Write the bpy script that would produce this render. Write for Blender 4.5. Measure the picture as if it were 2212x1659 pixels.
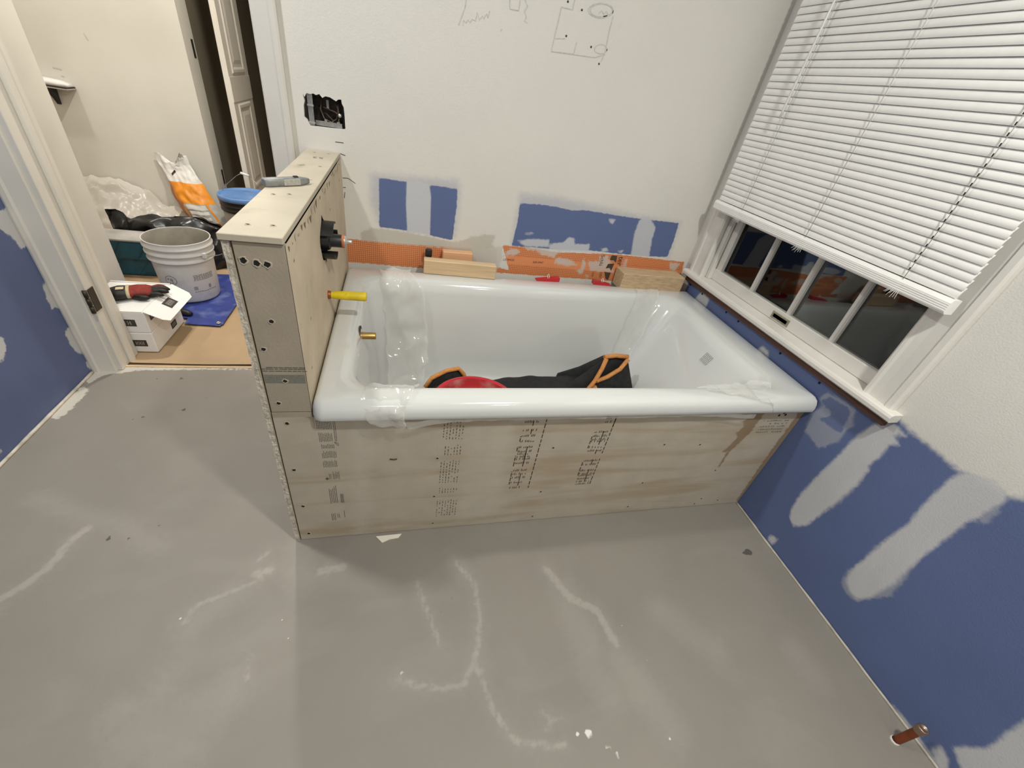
import bpy, math, random
import numpy as np
from mathutils import Vector, Matrix, noise, geometry

for o in list(bpy.data.objects):
    bpy.data.objects.remove(o, do_unlink=True)
S = bpy.context.scene
COL = S.collection
random.seed(7)
R = math.radians

# ------------------------------------------------------------------ camera, world, lights, exposure
cam_d = bpy.data.cameras.new('camera')
cam_d.sensor_fit = 'HORIZONTAL'; cam_d.sensor_width = 36.0; cam_d.lens = 895.69/2212*36.0
cam_d.clip_start = 0.02; cam_d.clip_end = 50
cam = bpy.data.objects.new('camera', cam_d); COL.objects.link(cam)
cam.location = (-1.3185, -0.8219, 1.2166)
cam.rotation_mode = 'XYZ'; cam.rotation_euler = (0.9415, -0.1583, -0.2086)
S.camera = cam

world = bpy.data.worlds.new('night'); S.world = world
world.use_nodes = True
world.node_tree.nodes['Background'].inputs[0].default_value = (0.004, 0.005, 0.008, 1)
world.node_tree.nodes['Background'].inputs[1].default_value = 1.0

def lamp(name, loc, watts, col, size=0.12):
    d = bpy.data.lights.new(name, 'AREA'); d.shape = 'DISK'; d.size = size
    d.energy = watts; d.color = col
    o = bpy.data.objects.new(name, d); COL.objects.link(o); o.location = loc
    return o
WARM = (1.0, 1.0, 0.925)
lamp('downlight', (-2.10, 0.30, 2.385), 25, WARM)
lamp('downlight', (-0.66, -0.92, 2.385), 39, WARM)
lamp('downlight', (-1.40, -2.00, 2.385), 8, WARM)
lamp('downlight', (-0.40, -2.00, 2.385), 4, WARM)
lamp('hall_light', (-1.94, 1.72, 2.385), 38, (1.0, 0.955, 0.85))
lamp('hall_light', (-3.20, 1.95, 2.385), 15, (1.0, 0.955, 0.85))  # added fill, no known fixture: brightens the far hall wall

vs = S.view_settings
vs.view_transform = 'Standard'; vs.look = 'None'; vs.gamma = 1.0; vs.use_curve_mapping = False
vs.exposure = -0.43

# ------------------------------------------------------------------ material helpers
MATS = {}
def lin(c):
    return tuple(((v/255)/12.92 if v/255 <= .04045 else ((v/255+.055)/1.055)**2.4) for v in c)

def nt(name):
    m = bpy.data.materials.new(name); m.use_nodes = True
    return m, m.node_tree, m.node_tree.nodes['Principled BSDF']

def mat(name, col, rough=.55, metal=0., var=.07, scale=18., bump=0., bscale=None, spec=.5, coat=0., stretch=None, dust=None):
    """plain procedural material: base colour broken up by noise, optional bump and a dusty second colour"""
    if name in MATS: return MATS[name]
    m, t, b = nt(name)
    tc = t.nodes.new('ShaderNodeTexCoord')
    src = tc.outputs['Object']
    if stretch:
        mp = t.nodes.new('ShaderNodeMapping'); mp.inputs['Scale'].default_value = stretch
        t.links.new(src, mp.inputs['Vector']); src = mp.outputs['Vector']
    n = t.nodes.new('ShaderNodeTexNoise'); n.inputs['Scale'].default_value = scale; n.inputs['Detail'].default_value = 5
    t.links.new(src, n.inputs['Vector'])
    mr = t.nodes.new('ShaderNodeMapRange'); mr.inputs['From Min'].default_value = .3; mr.inputs['From Max'].default_value = .7
    mr.inputs['To Min'].default_value = 1-var*1.6; mr.inputs['To Max'].default_value = 1+var
    t.links.new(n.outputs['Fac'], mr.inputs['Value'])
    mx = t.nodes.new('ShaderNodeVectorMath'); mx.operation = 'SCALE'; mx.inputs[0].default_value = col
    t.links.new(mr.outputs['Result'], mx.inputs['Scale'])
    out = mx.outputs['Vector']
    if dust:
        n2 = t.nodes.new('ShaderNodeTexNoise'); n2.inputs['Scale'].default_value = dust[1]; n2.inputs['Detail'].default_value = 8
        t.links.new(src, n2.inputs['Vector'])
        m2 = t.nodes.new('ShaderNodeMapRange'); m2.inputs['From Min'].default_value = dust[2]; m2.inputs['From Max'].default_value = dust[2]+.18
        m2.inputs['To Max'].default_value = dust[3]
        t.links.new(n2.outputs['Fac'], m2.inputs['Value'])
        mc = t.nodes.new('ShaderNodeMix'); mc.data_type = 'RGBA'; mc.inputs[7].default_value = (*dust[0], 1)
        t.links.new(m2.outputs['Result'], mc.inputs[0]); t.links.new(out, mc.inputs[6]); out = mc.outputs[2]
    t.links.new(out, b.inputs['Base Color'])
    b.inputs['Roughness'].default_value = rough; b.inputs['Metallic'].default_value = metal
    b.inputs['Specular IOR Level'].default_value = spec
    b.inputs['Coat Weight'].default_value = coat; b.inputs['Coat Roughness'].default_value = .06
    if bump:
        nb = t.nodes.new('ShaderNodeTexNoise'); nb.inputs['Scale'].default_value = bscale or scale*4; nb.inputs['Detail'].default_value = 6
        t.links.new(src, nb.inputs['Vector'])
        bp = t.nodes.new('ShaderNodeBump'); bp.inputs['Strength'].default_value = 1; bp.inputs['Distance'].default_value = bump
        t.links.new(nb.outputs['Fac'], bp.inputs['Height']); t.links.new(bp.outputs['Normal'], b.inputs['Normal'])
    MATS[name] = m
    return m

def surf(name, base, layers, rough=.7, noise_scale=60, edge_noise=.004, var=.05, vscale=6, bump=.0006, bscale=220, spec=.35, extra=None):
    """layered surface: every layer is (mesh attribute, colour, softness, strength, edge noise); the attribute
    is the clamped distance field of hand-shaped patches (0.1 = outline)"""
    m, t, b = nt(name)
    N = t.nodes.new; L = t.links.new
    tc = N('ShaderNodeTexCoord')
    n0 = N('ShaderNodeTexNoise'); n0.inputs['Scale'].default_value = vscale; n0.inputs['Detail'].default_value = 6
    L(tc.outputs['Object'], n0.inputs['Vector'])
    mr = N('ShaderNodeMapRange'); mr.inputs['From Min'].default_value = .3; mr.inputs['From Max'].default_value = .7
    mr.inputs['To Min'].default_value = 1-var*1.3; mr.inputs['To Max'].default_value = 1+var
    L(n0.outputs['Fac'], mr.inputs['Value'])
    mx = N('ShaderNodeVectorMath'); mx.operation = 'SCALE'; mx.inputs[0].default_value = base
    L(mr.outputs['Result'], mx.inputs['Scale'])
    cur = mx.outputs['Vector']
    if extra: cur = extra(t, tc, cur)
    ne = N('ShaderNodeTexNoise'); ne.inputs['Scale'].default_value = noise_scale; ne.inputs['Detail'].default_value = 7
    L(tc.outputs['Object'], ne.inputs['Vector'])
    for (attr, col, soft, strength, en) in layers:
        a = N('ShaderNodeAttribute'); a.attribute_name = attr
        ma = N('ShaderNodeMath'); ma.operation = 'MULTIPLY_ADD'; ma.inputs[1].default_value = en*2; ma.inputs[2].default_value = -en
        L(ne.outputs['Fac'], ma.inputs[0])
        ad = N('ShaderNodeMath'); ad.operation = 'ADD'; L(a.outputs['Fac'], ad.inputs[0]); L(ma.outputs[0], ad.inputs[1])
        sm = N('ShaderNodeMapRange'); sm.interpolation_type = 'SMOOTHSTEP'
        sm.inputs['From Min'].default_value = .1-soft; sm.inputs['From Max'].default_value = .1+soft
        sm.inputs['To Max'].default_value = strength
        L(ad.outputs[0], sm.inputs['Value'])
        fac = sm.outputs['Result']
        if callable(col):
            c2 = col(t, tc)
        else:
            sc = N('ShaderNodeVectorMath'); sc.operation = 'SCALE'; sc.inputs[0].default_value = col
            L(mr.outputs['Result'], sc.inputs['Scale']); c2 = sc.outputs['Vector']
        mc = N('ShaderNodeMix'); mc.data_type = 'RGBA'
        L(fac, mc.inputs[0]); L(cur, mc.inputs[6]); L(c2, mc.inputs[7]); cur = mc.outputs[2]
    L(cur, b.inputs['Base Color'])
    b.inputs['Roughness'].default_value = rough; b.inputs['Specular IOR Level'].default_value = spec
    if bump:
        nb = N('ShaderNodeTexNoise'); nb.inputs['Scale'].default_value = bscale; nb.inputs['Detail'].default_value = 4
        L(tc.outputs['Object'], nb.inputs['Vector'])
        bp = N('ShaderNodeBump'); bp.inputs['Distance'].default_value = bump
        L(nb.outputs['Fac'], bp.inputs['Height']); L(bp.outputs['Normal'], b.inputs['Normal'])
    MATS[name] = m
    return m

def sheer(name, tint, alpha, rough=.12):
    """thin clear film: mostly see-through, glossy on top"""
    m, t, b = nt(name)
    N = t.nodes.new; L = t.links.new
    out = t.nodes['Material Output']
    tr = N('ShaderNodeBsdfTransparent'); tr.inputs[0].default_value = (.97, .97, .96, 1)
    b.inputs['Base Color'].default_value = (*tint, 1); b.inputs['Roughness'].default_value = rough
    b.inputs['Specular IOR Level'].default_value = .8
    lw = N('ShaderNodeLayerWeight'); lw.inputs['Blend'].default_value = .35
    mr = N('ShaderNodeMapRange'); mr.inputs['To Min'].default_value = alpha; mr.inputs['To Max'].default_value = min(1, alpha+.35)
    L(lw.outputs['Facing'], mr.inputs['Value'])
    mx = N('ShaderNodeMixShader'); L(mr.outputs['Result'], mx.inputs[0]); L(tr.outputs[0], mx.inputs[1]); L(b.outputs[0], mx.inputs[2])
    L(mx.outputs[0], out.inputs['Surface'])
    MATS[name] = m
    return m

# ------------------------------------------------------------------ mesh helpers
class MB:
    def __init__(s): s.v = []; s.f = []; s.m = []; s.sm = []
    def add(s, vs_, fs, mi=0, smooth=False):
        k = len(s.v); s.v += [tuple(p) for p in vs_]
        for f in fs: s.f.append(tuple(i+k for i in f)); s.m.append(mi); s.sm.append(smooth)
        return s
    def box(s, a, b, mi=0):
        (x0, y0, z0), (x1, y1, z1) = [min(p, q) for p, q in zip(a, b)], [max(p, q) for p, q in zip(a, b)]
        return s.add([(x0,y0,z0),(x1,y0,z0),(x1,y1,z0),(x0,y1,z0),(x0,y0,z1),(x1,y0,z1),(x1,y1,z1),(x0,y1,z1)],
                     [(3,2,1,0),(4,5,6,7),(0,1,5,4),(1,2,6,5),(2,3,7,6),(3,0,4,7)], mi)
    def bbox(s, a, b, r=.004, mi=0):
        """box with chamfered edges"""
        x0,y0,z0 = [min(p,q) for p,q in zip(a,b)]; x1,y1,z1 = [max(p,q) for p,q in zip(a,b)]
        r = min(r, (x1-x0)*.45, (y1-y0)*.45, (z1-z0)*.45)
        def ring(i, z): return [(x0+i,y0+r,z),(x0+r,y0+i,z),(x1-r,y0+i,z),(x1-i,y0+r,z),(x1-i,y1-r,z),(x1-r,y1-i,z),(x0+r,y1-i,z),(x0+i,y1-r,z)]
        def ringb(z): return [(x0+r,y0+r,z)]*2+[(x1-r,y0+r,z)]*2+[(x1-r,y1-r,z)]*2+[(x0+r,y1-r,z)]*2
        return s.loft([ringb(z0), ring(0, z0+r), ring(0, z1-r), ringb(z1)], mi, True, True, smooth=False)
    def loft(s, rings, mi=0, cap0=False, cap1=False, closed=True, smooth=True):
        n = len(rings[0]); k = len(s.v)
        for rg in rings: s.v += [tuple(p) for p in rg]
        for i in range(len(rings)-1):
            for j in range(n if closed else n-1):
                a = k+i*n+j; b = k+i*n+(j+1) % n
                s.f.append((a, b, b+n, a+n)); s.m.append(mi); s.sm.append(smooth)
        if cap0: s.f.append(tuple(k+j for j in reversed(range(n)))); s.m.append(mi); s.sm.append(False)
        if cap1: s.f.append(tuple(k+(len(rings)-1)*n+j for j in range(n))); s.m.append(mi); s.sm.append(False)
        return s
    def tube(s, pts, r, seg=8, mi=0, caps=True):
        pts = [Vector(p) for p in pts]; rings = []
        rr = r if hasattr(r, '__len__') else [r]*len(pts)
        up = None
        for i, p in enumerate(pts):
            d = (pts[min(i+1, len(pts)-1)]-pts[max(i-1, 0)]).normalized()
            if up is None:
                up = Vector((0,0,1)) if abs(d.z) < .9 else Vector((1,0,0))
            a = d.cross(up).normalized(); bb = a.cross(d).normalized(); up = bb
            rings.append([p+a*math.cos(2*math.pi*k/seg)*rr[i]+bb*math.sin(2*math.pi*k/seg)*rr[i] for k in range(seg)])
        return s.loft(rings, mi, caps, caps)
    def cyl(s, a, b, r0, r1=None, seg=20, mi=0, caps=True):
        return s.tube([a, b], [r0, r0 if r1 is None else r1], seg, mi, caps)
    def lathe(s, prof, c, seg=40, mi=0, axis='z', cap0=False, cap1=False):
        rings = []
        for r, h in prof:
            rg = []
            for k in range(seg):
                q = 2*math.pi*k/seg
                if axis == 'z': rg.append((c[0]+r*math.cos(q), c[1]+r*math.sin(q), c[2]+h))
                elif axis == 'x': rg.append((c[0]+h, c[1]+r*math.cos(q), c[2]+r*math.sin(q)))
                else: rg.append((c[0]+r*math.cos(q), c[1]+h, c[2]+r*math.sin(q)))
            rings.append(rg)
        return s.loft(rings, mi, cap0, cap1)
    def grid(s, fn, nu, nv, mi=0, smooth=True):
        vs_ = [fn(i/nu, j/nv) for j in range(nv+1) for i in range(nu+1)]
        w = nu+1
        return s.add(vs_, [(j*w+i, j*w+i+1, (j+1)*w+i+1, (j+1)*w+i) for j in range(nv) for i in range(nu)], mi, smooth)
    def ribbon(s, pts, w, up, mi=0):
        """flat stroke of width w lying in the plane whose normal is up"""
        pts = [Vector(p) for p in pts]; up = Vector(up); vs_ = []
        for i, p in enumerate(pts):
            d = (pts[min(i+1, len(pts)-1)]-pts[max(i-1, 0)])
            d = d.normalized() if d.length > 0 else Vector((1,0,0))
            n = d.cross(up).normalized()*w/2
            vs_ += [p+n, p-n]
        return s.add(vs_, [(2*i, 2*i+1, 2*i+3, 2*i+2) for i in range(len(pts)-1)], mi)
    def build(s, name, mats, parent=None):
        me = bpy.data.meshes.new(name); me.from_pydata(s.v, [], s.f)
        mats = mats if isinstance(mats, (list, tuple)) else [mats]
        for q in mats: me.materials.append(q)
        me.polygons.foreach_set('material_index', s.m); me.polygons.foreach_set('use_smooth', s.sm)
        me.update()
        return link(name, me, parent)

def link(name, me, parent=None):
    o = bpy.data.objects.new(name, me); COL.objects.link(o)
    if parent: o.parent = parent
    return o
def thing(name, label, cat, loc=(0,0,0), rz=0, group=None):
    o = bpy.data.objects.new(name, None); COL.objects.link(o); o.empty_display_size = .05
    o.location = loc; o.rotation_euler = (0,0,rz)
    return tag(o, label, cat, group)
def tag(o, label, cat, group=None, kind=None):
    o['label'] = label; o['category'] = cat
    if group: o['group'] = group
    if kind: o['kind'] = kind
    return o
def struct(o, label=None):
    o['kind'] = 'structure'
    if label: o['label'] = label
    return o
def sempty(name, label):
    o = bpy.data.objects.new(name, None); COL.objects.link(o); o.empty_display_size = .05
    return struct(o, label)
def nz(p, sc=1.0, a=1.0):
    return noise.noise(Vector(p)*sc)*a
def text_part(name, body, size, m, origin, udir, ndir, parent, shear=0, bold=0):
    """flat lettering: origin = left end of the base line, udir = reading direction, ndir = towards the reader"""
    c = bpy.data.curves.new(name, 'FONT'); c.body = body; c.size = size; c.shear = shear; c.offset = bold
    tmp = bpy.data.objects.new(name, c); COL.objects.link(tmp)
    dg = bpy.context.evaluated_depsgraph_get(); dg.update()
    me = bpy.data.meshes.new_from_object(tmp.evaluated_get(dg))
    bpy.data.objects.remove(tmp, do_unlink=True)
    u = Vector(udir).normalized(); n = Vector(ndir).normalized(); v = n.cross(u)
    M = Matrix((( u.x, v.x, n.x, origin[0]), (u.y, v.y, n.y, origin[1]), (u.z, v.z, n.z, origin[2]), (0,0,0,1)))
    me.transform(M); me.materials.clear(); me.materials.append(m)
    return link(name, me, parent)

# ------------------------------------------------------------------ distance-field surfaces
def psdf(P, poly):
    """signed distance (positive inside) from points P (n,2) to a polygon"""
    A = np.array(poly, float); B = np.roll(A, -1, 0)
    d = np.full(len(P), 1e9); ins = np.zeros(len(P), bool)
    for a, b in zip(A, B):
        e = b-a; w = P-a
        t = np.clip((w@e)/max(e@e, 1e-12), 0, 1)
        q = w-t[:, None]*e
        d = np.minimum(d, (q*q).sum(1))
        c = (a[1] > P[:, 1]) != (b[1] > P[:, 1])
        if abs(b[1]-a[1]) > 1e-12:
            ins ^= c & (P[:, 0] < (b[0]-a[0])*(P[:, 1]-a[1])/(b[1]-a[1])+a[0])
    d = np.sqrt(d)
    return np.where(ins, d, -d)
def union(P, polys):
    r = np.full(len(P), -1e9)
    for q in polys: r = np.maximum(r, psdf(P, q))
    return r
def strokes(P, items):
    r = np.full(len(P), -1e9)
    for pts, w, k in items:
        A = np.array(pts, float); d = np.full(len(P), 1e9)
        for a, b in zip(A[:-1], A[1:]):
            e = b-a; ww = P-a; t = np.clip((ww@e)/max(e@e, 1e-12), 0, 1); q = ww-t[:, None]*e
            d = np.minimum(d, np.sqrt((q*q).sum(1)))
        r = np.maximum(r, w-d)
    return r
def dots(P, items):
    r = np.full(len(P), -1e9)
    for c, rad in items: r = np.maximum(r, rad-np.hypot(P[:, 0]-c[0], P[:, 1]-c[1]))
    return r
def enc(d): return np.clip(.1+d, 0, .2)

def plane_grid(name, us, vv, to3, fields, m, parent=None, hole=None, extra=None):
    """grid over the coordinate lines us x vv, holding the patch fields as point attributes"""
    us = np.array(us); vv = np.array(vv)
    U, V = np.meshgrid(us, vv); P = np.stack([U.ravel(), V.ravel()], 1)
    w = len(us); fs = []
    for j in range(len(vv)-1):
        for i in range(w-1):
            if hole:
                cu = (us[i]+us[i+1])/2; cv = (vv[j]+vv[j+1])/2
                if any(h[0] < cu < h[1] and h[2] < cv < h[3] for h in hole): continue
            fs.append((j*w+i, j*w+i+1, (j+1)*w+i+1, (j+1)*w+i))
    verts = [to3(a, b) for a, b in P]
    n0 = len(verts)
    if extra:
        ev, ef = extra
        verts += ev; fs += [tuple(i+n0 for i in f) for f in ef]
    me = bpy.data.meshes.new(name); me.from_pydata(verts, [], fs); me.materials.append(m)
    for k, fn in fields.items():
        a = me.attributes.new(k, 'FLOAT', 'POINT')
        val = np.zeros(len(verts), np.float32); val[:n0] = fn(P)
        a.data.foreach_set('value', val)
    me.update()
    return link(name, me, parent)
def lines(a, b, step, extra=()):
    n = max(1, int(round((b-a)/step)))
    s = sorted(set([round(a+(b-a)*i/n, 5) for i in range(n+1)]+[round(e, 5) for e in extra]))
    return s

# ------------------------------------------------------------------ outlines of patches, smears and marks (metres, on their own surface)
BK_BLUE = [[(-1.398,0.864),(-1.3,0.863),(-1.302,0.783),(-1.296,0.685),(-1.402,0.689)],[(-1.22,0.862),(-1.114,0.859),(-1.112,0.804),(-1.119,0.663),(-1.21,0.676),(-1.212,0.82)],[(-0.862,0.835),(-0.784,0.84),(-0.725,0.839),(-0.638,0.832),(-0.572,0.839),(-0.43,0.833),(-0.324,0.831),(-0.126,0.832),(-0.117,0.755),(-0.119,0.678),(-0.214,0.673),(-0.307,0.673),(-0.376,0.672),(-0.518,0.675),(-0.707,0.665),(-0.868,0.664),(-0.86,0.767)]]
BK_HALO = [[(-1.428,0.875),(-1.116,0.889),(-1.102,0.86),(-1.111,0.676),(-1.124,0.693),(-1.397,0.69),(-1.432,0.775)],[(-0.868,0.871),(-0.714,0.874),(-0.579,0.865),(-0.324,0.841),(-0.118,0.835),(-0.109,0.671),(-0.156,0.689),(-0.869,0.667)]]
BK_MUD = [[(-1.3,0.864),(-1.259,0.87),(-1.22,0.862),(-1.212,0.82),(-1.21,0.673),(-1.296,0.682),(-1.302,0.783)],[(-0.321,0.822),(-0.308,0.836),(-0.28,0.84),(-0.259,0.828),(-0.229,0.799),(-0.229,0.752),(-0.211,0.67),(-0.306,0.669),(-0.324,0.77)],[(-0.846,0.687),(-0.788,0.7),(-0.708,0.704),(-0.707,0.672),(-0.809,0.667)],[(-0.703,0.687),(-0.648,0.697),(-0.62,0.725),(-0.6,0.721),(-0.588,0.696),(-0.52,0.702),(-0.517,0.672),(-0.64,0.664),(-0.7,0.666)],[(-0.819,0.721),(-0.793,0.726),(-0.783,0.721),(-0.815,0.715)],[(-0.464,0.817),(-0.432,0.817),(-0.44,0.798),(-0.456,0.802)],[(-0.463,0.687),(-0.435,0.693),(-0.423,0.68),(-0.451,0.674)],[(-0.38,0.684),(-0.351,0.69),(-0.354,0.676)]]
BK_PUTTY = [[(-1.47,0.66),(-1.436,0.683),(-1.301,0.681),(-1.213,0.671),(-1.146,0.659),(-1.097,0.659),(-1.038,0.688),(-0.989,0.7),(-0.945,0.701),(-0.952,0.666),(-0.93,0.636),(-0.922,0.577),(-1.026,0.575),(-1.144,0.63),(-1.3,0.631),(-1.471,0.631)]]
BK_ORANGE = [[(-1.525,0.632),(-1.437,0.633),(-1.332,0.633),(-1.214,0.635),(-1.035,0.639),(-1.026,0.588),(-0.862,0.554),(-0.909,0.662),(-0.818,0.664),(-0.669,0.653),(-0.45,0.665),(-0.347,0.668),(-0.018,0.662),(0.005,0.536),(-0.411,0.541),(-0.891,0.541),(-1.229,0.536),(-1.502,0.54),(-1.528,0.539)]]
BK_SMEAR = [[(-0.893,0.631),(-0.871,0.651),(-0.843,0.653),(-0.831,0.644),(-0.838,0.627),(-0.899,0.616)],[(-0.819,0.658),(-0.774,0.666),(-0.713,0.661),(-0.646,0.654),(-0.671,0.629),(-0.725,0.637),(-0.754,0.651)],[(-0.658,0.63),(-0.59,0.627),(-0.557,0.603),(-0.605,0.597),(-0.661,0.604)],[(-0.53,0.64),(-0.514,0.616),(-0.516,0.575),(-0.534,0.588)],[(-0.551,0.582),(-0.534,0.588),(-0.519,0.568),(-0.537,0.564)],[(-0.507,0.625),(-0.453,0.632),(-0.401,0.616),(-0.361,0.583),(-0.415,0.583),(-0.486,0.584)],[(-0.499,0.563),(-0.485,0.555),(-0.49,0.532)],[(-0.094,0.654),(-0.037,0.654),(-0.049,0.611),(-0.081,0.623)],[(-0.461,0.655),(-0.42,0.658),(-0.39,0.626),(-0.41,0.597),(-0.44,0.617)],[(-0.334,0.589),(-0.331,0.648),(-0.318,0.654),(-0.31,0.591)],[(-1.034,0.631),(-0.909,0.658),(-0.901,0.603),(-0.922,0.538),(-1.015,0.542)]]
RT_WHITE = [[(-0.05,0.64),(-0.188,0.64),(-0.214,0.647),(-0.257,0.638),(-0.295,0.637),(-0.341,0.635),(-0.376,0.629),(-0.401,0.635),(-0.445,0.642),(-0.485,0.65),(-0.502,0.664),(-0.573,0.68),(-0.741,0.708),(-1.4,0.72),(-1.4,2.6),(-0.05,2.6)]]
RT_MUD = [[(-0.4,0.636),(-0.391,0.604),(-0.392,0.557),(-0.399,0.474),(-0.406,0.434),(-0.401,0.369),(-0.403,0.296),(-0.403,0.221),(-0.407,0.175),(-0.421,0.151),(-0.447,0.143),(-0.465,0.145),(-0.48,0.183),(-0.481,0.218),(-0.486,0.28),(-0.479,0.333),(-0.476,0.402),(-0.477,0.473),(-0.477,0.543),(-0.482,0.593),(-0.488,0.646),(-0.445,0.662)],[(-0.197,0.622),(-0.178,0.581),(-0.168,0.531),(-0.166,0.452),(-0.16,0.341),(-0.158,0.246),(-0.165,0.186),(-0.179,0.149),(-0.207,0.138),(-0.234,0.18),(-0.243,0.247),(-0.25,0.334),(-0.256,0.415),(-0.252,0.471),(-0.245,0.493),(-0.25,0.534),(-0.246,0.574),(-0.265,0.588),(-0.237,0.603),(-0.263,0.623),(-0.225,0.629)],[(-0.173,0.01),(-0.172,0.035),(-0.202,0.05),(-0.196,0.009)],[(0.729,0.546),(0.722,0.57),(0.709,0.586),(0.69,0.592),(0.645,0.587),(0.641,0.549)],[(0.296,0.544),(0.278,0.57),(0.247,0.569),(0.232,0.55)],[(-0.788,0.014),(-0.784,0.05),(-0.808,0.044),(-0.829,0.016),(-0.825,-0.007)],[(-0.794,0.078),(-0.814,0.157),(-0.803,0.216),(-0.796,0.275),(-0.799,0.409),(-0.943,0.218),(-0.844,0.047)],[(-0.679,-0.004),(-0.694,0.008),(-0.739,0.01),(-0.762,0.009),(-0.812,0.009),(-0.854,0.002),(-0.848,-0.038),(-0.812,-0.022),(-0.757,-0.024),(-0.696,-0.002)]]
RT_MUD2 = [[(-0.409,0.138),(-0.397,0.188),(-0.403,0.253),(-0.397,0.316),(-0.401,0.369),(-0.438,0.262),(-0.466,0.138),(-0.439,0.127)],[(-0.476,0.176),(-0.502,0.236),(-0.494,0.296),(-0.478,0.385),(-0.457,0.295)],[(-0.476,0.552),(-0.498,0.569),(-0.497,0.597),(-0.49,0.629),(-0.476,0.601)],[(-0.241,0.25),(-0.258,0.324),(-0.261,0.414),(-0.257,0.465),(-0.247,0.484),(-0.23,0.409)],[(-0.007,0.551),(-0.021,0.582),(-0.089,0.596),(-0.124,0.593),(-0.131,0.563),(-0.145,0.555),(-0.137,0.525),(-0.14,0.486),(-0.109,0.417),(-0.07,0.428),(-0.037,0.431),(-0.021,0.492),(-0.034,0.539)]]
RT_HOLE = [[(-0.034,0.576),(-0.099,0.585),(-0.113,0.577),(-0.129,0.508),(-0.102,0.501),(-0.048,0.497),(-0.08,0.537),(-0.02,0.545)]]
RT_DARK = [[(-0.423,0.025),(-0.421,0.057),(-0.434,0.091),(-0.424,0.054)],[(-0.432,0.043),(-0.435,0.051),(-0.439,0.043),(-0.436,0.04)],[(-0.08,0.608),(-0.083,0.612),(-0.087,0.608),(-0.083,0.605)]]
LF_MUD = [[(0.811,0.639),(0.877,0.641),(0.878,0.597),(0.887,0.525),(0.846,0.513),(0.834,0.561),(0.8,0.602)],[(0.86,0.393),(0.885,0.393),(0.897,0.302),(0.881,0.287),(0.837,0.301),(0.844,0.358)],[(0.841,0.205),(0.879,0.208),(0.893,0.096),(0.88,0.078),(0.842,0.111),(0.835,0.15)],[(0.58,0.349),(0.616,0.314),(0.606,0.285),(0.571,0.254),(0.52,0.27)],[(0.864,0.057),(0.892,0.042),(0.894,0.013),(0.856,0.011)],[(0.38,0.052),(0.398,0.034),(0.387,0.024),(0.37,0.038)]]
FL_STROKES = [([(-2.272,-0.095),(-2.238,-0.058),(-2.216,-0.011),(-2.21,0.057),(-2.189,0.1)],0.012,0.7),([(-2.37,0.221),(-2.204,0.133),(-2.115,0.108),(-1.986,0.012)],0.018,0.55),([(-1.842,-0.21),(-1.835,-0.17),(-1.779,-0.147),(-1.698,-0.119)],0.006,0.8),([(-1.829,-0.206),(-1.781,-0.178),(-1.757,-0.15)],0.03,0.4),([(-1.905,-0.394),(-1.845,-0.38),(-1.836,-0.346)],0.02,0.45),([(-1.851,-0.428),(-1.768,-0.426),(-1.728,-0.416)],0.04,0.25),([(-1.665,-0.362),(-1.671,-0.344),(-1.672,-0.314)],0.004,0.8),([(-1.695,-0.404),(-1.699,-0.358)],0.025,0.35),([(-1.788,-0.484),(-1.752,-0.472)],0.03,0.4),([(-1.153,-0.127),(-1.105,-0.2),(-1.104,-0.294),(-1.113,-0.353),(-1.133,-0.406),(-1.168,-0.452),(-1.225,-0.453),(-1.324,-0.418)],0.007,0.45),([(-1.128,-0.417),(-1.098,-0.521),(-1.064,-0.579),(-0.991,-0.602),(-0.947,-0.608)],0.006,0.5),([(-1.133,-0.406),(-1.113,-0.435)],0.004,0.8),([(-0.872,-0.183),(-0.825,-0.278),(-0.753,-0.328),(-0.733,-0.42)],0.014,0.55),([(-0.835,-0.262),(-0.823,-0.358),(-0.818,-0.42)],0.035,0.35),([(-0.825,-0.475),(-0.803,-0.52)],0.03,0.35),([(-1.273,-0.179),(-1.218,-0.349)],0.006,0.25),([(-1.713,-0.055),(-1.695,-0.028)],0.006,0.5),([(-1.709,-0.098),(-1.676,-0.088)],0.012,0.5),([(-1.616,-0.021),(-1.591,-0.126)],0.03,0.5),([(-1.545,-0.11),(-1.484,-0.104)],0.012,0.35),([(-0.548,-0.356),(-0.444,-0.475)],0.03,0.2),([(-0.186,-0.526),(-0.176,-0.587)],0.03,0.3),([(-0.739,-0.466),(-0.668,-0.621)],0.03,0.2),([(-2.556,0.52),(-2.563,0.592)],0.01,0.6),([(-0.979,-0.536),(-0.969,-0.556),(-0.979,-0.572)],0.004,0.7),([(-0.969,-0.556),(-0.941,-0.558)],0.003,0.7),([(-0.993,-0.598),(-0.947,-0.608)],0.004,0.8)]
FL_SPECK = [((-0.668,-0.356),0.0036),((-0.691,-0.377),0.0048),((-0.712,-0.416),0.003),((-0.661,-0.476),0.003),((-0.539,-0.362),0.0036),((-0.909,-0.593),0.006),((-0.882,-0.598),0.0096),((-0.845,-0.626),0.0078),((-0.83,-0.647),0.0072),((-0.686,-0.64),0.0054),((-0.605,-0.685),0.006),((-0.7,-0.687),0.0054),((-1.596,-0.283),0.0036),((-1.617,-0.235),0.0024),((-1.302,-0.396),0.003),((-1.313,-0.404),0.006),((-1.668,-0.438),0.0024),((-1.802,-0.448),0.003),((-1.857,-0.196),0.0048),((-0.973,-0.238),0.0018),((-1.298,-0.031),0.0024),((-2.207,0.35),0.0036),((-2.369,0.542),0.0036),((-1.577,-0.382),0.0018),((-1.344,-0.471),0.0018),((-1.265,-0.134),0.0042)]
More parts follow.
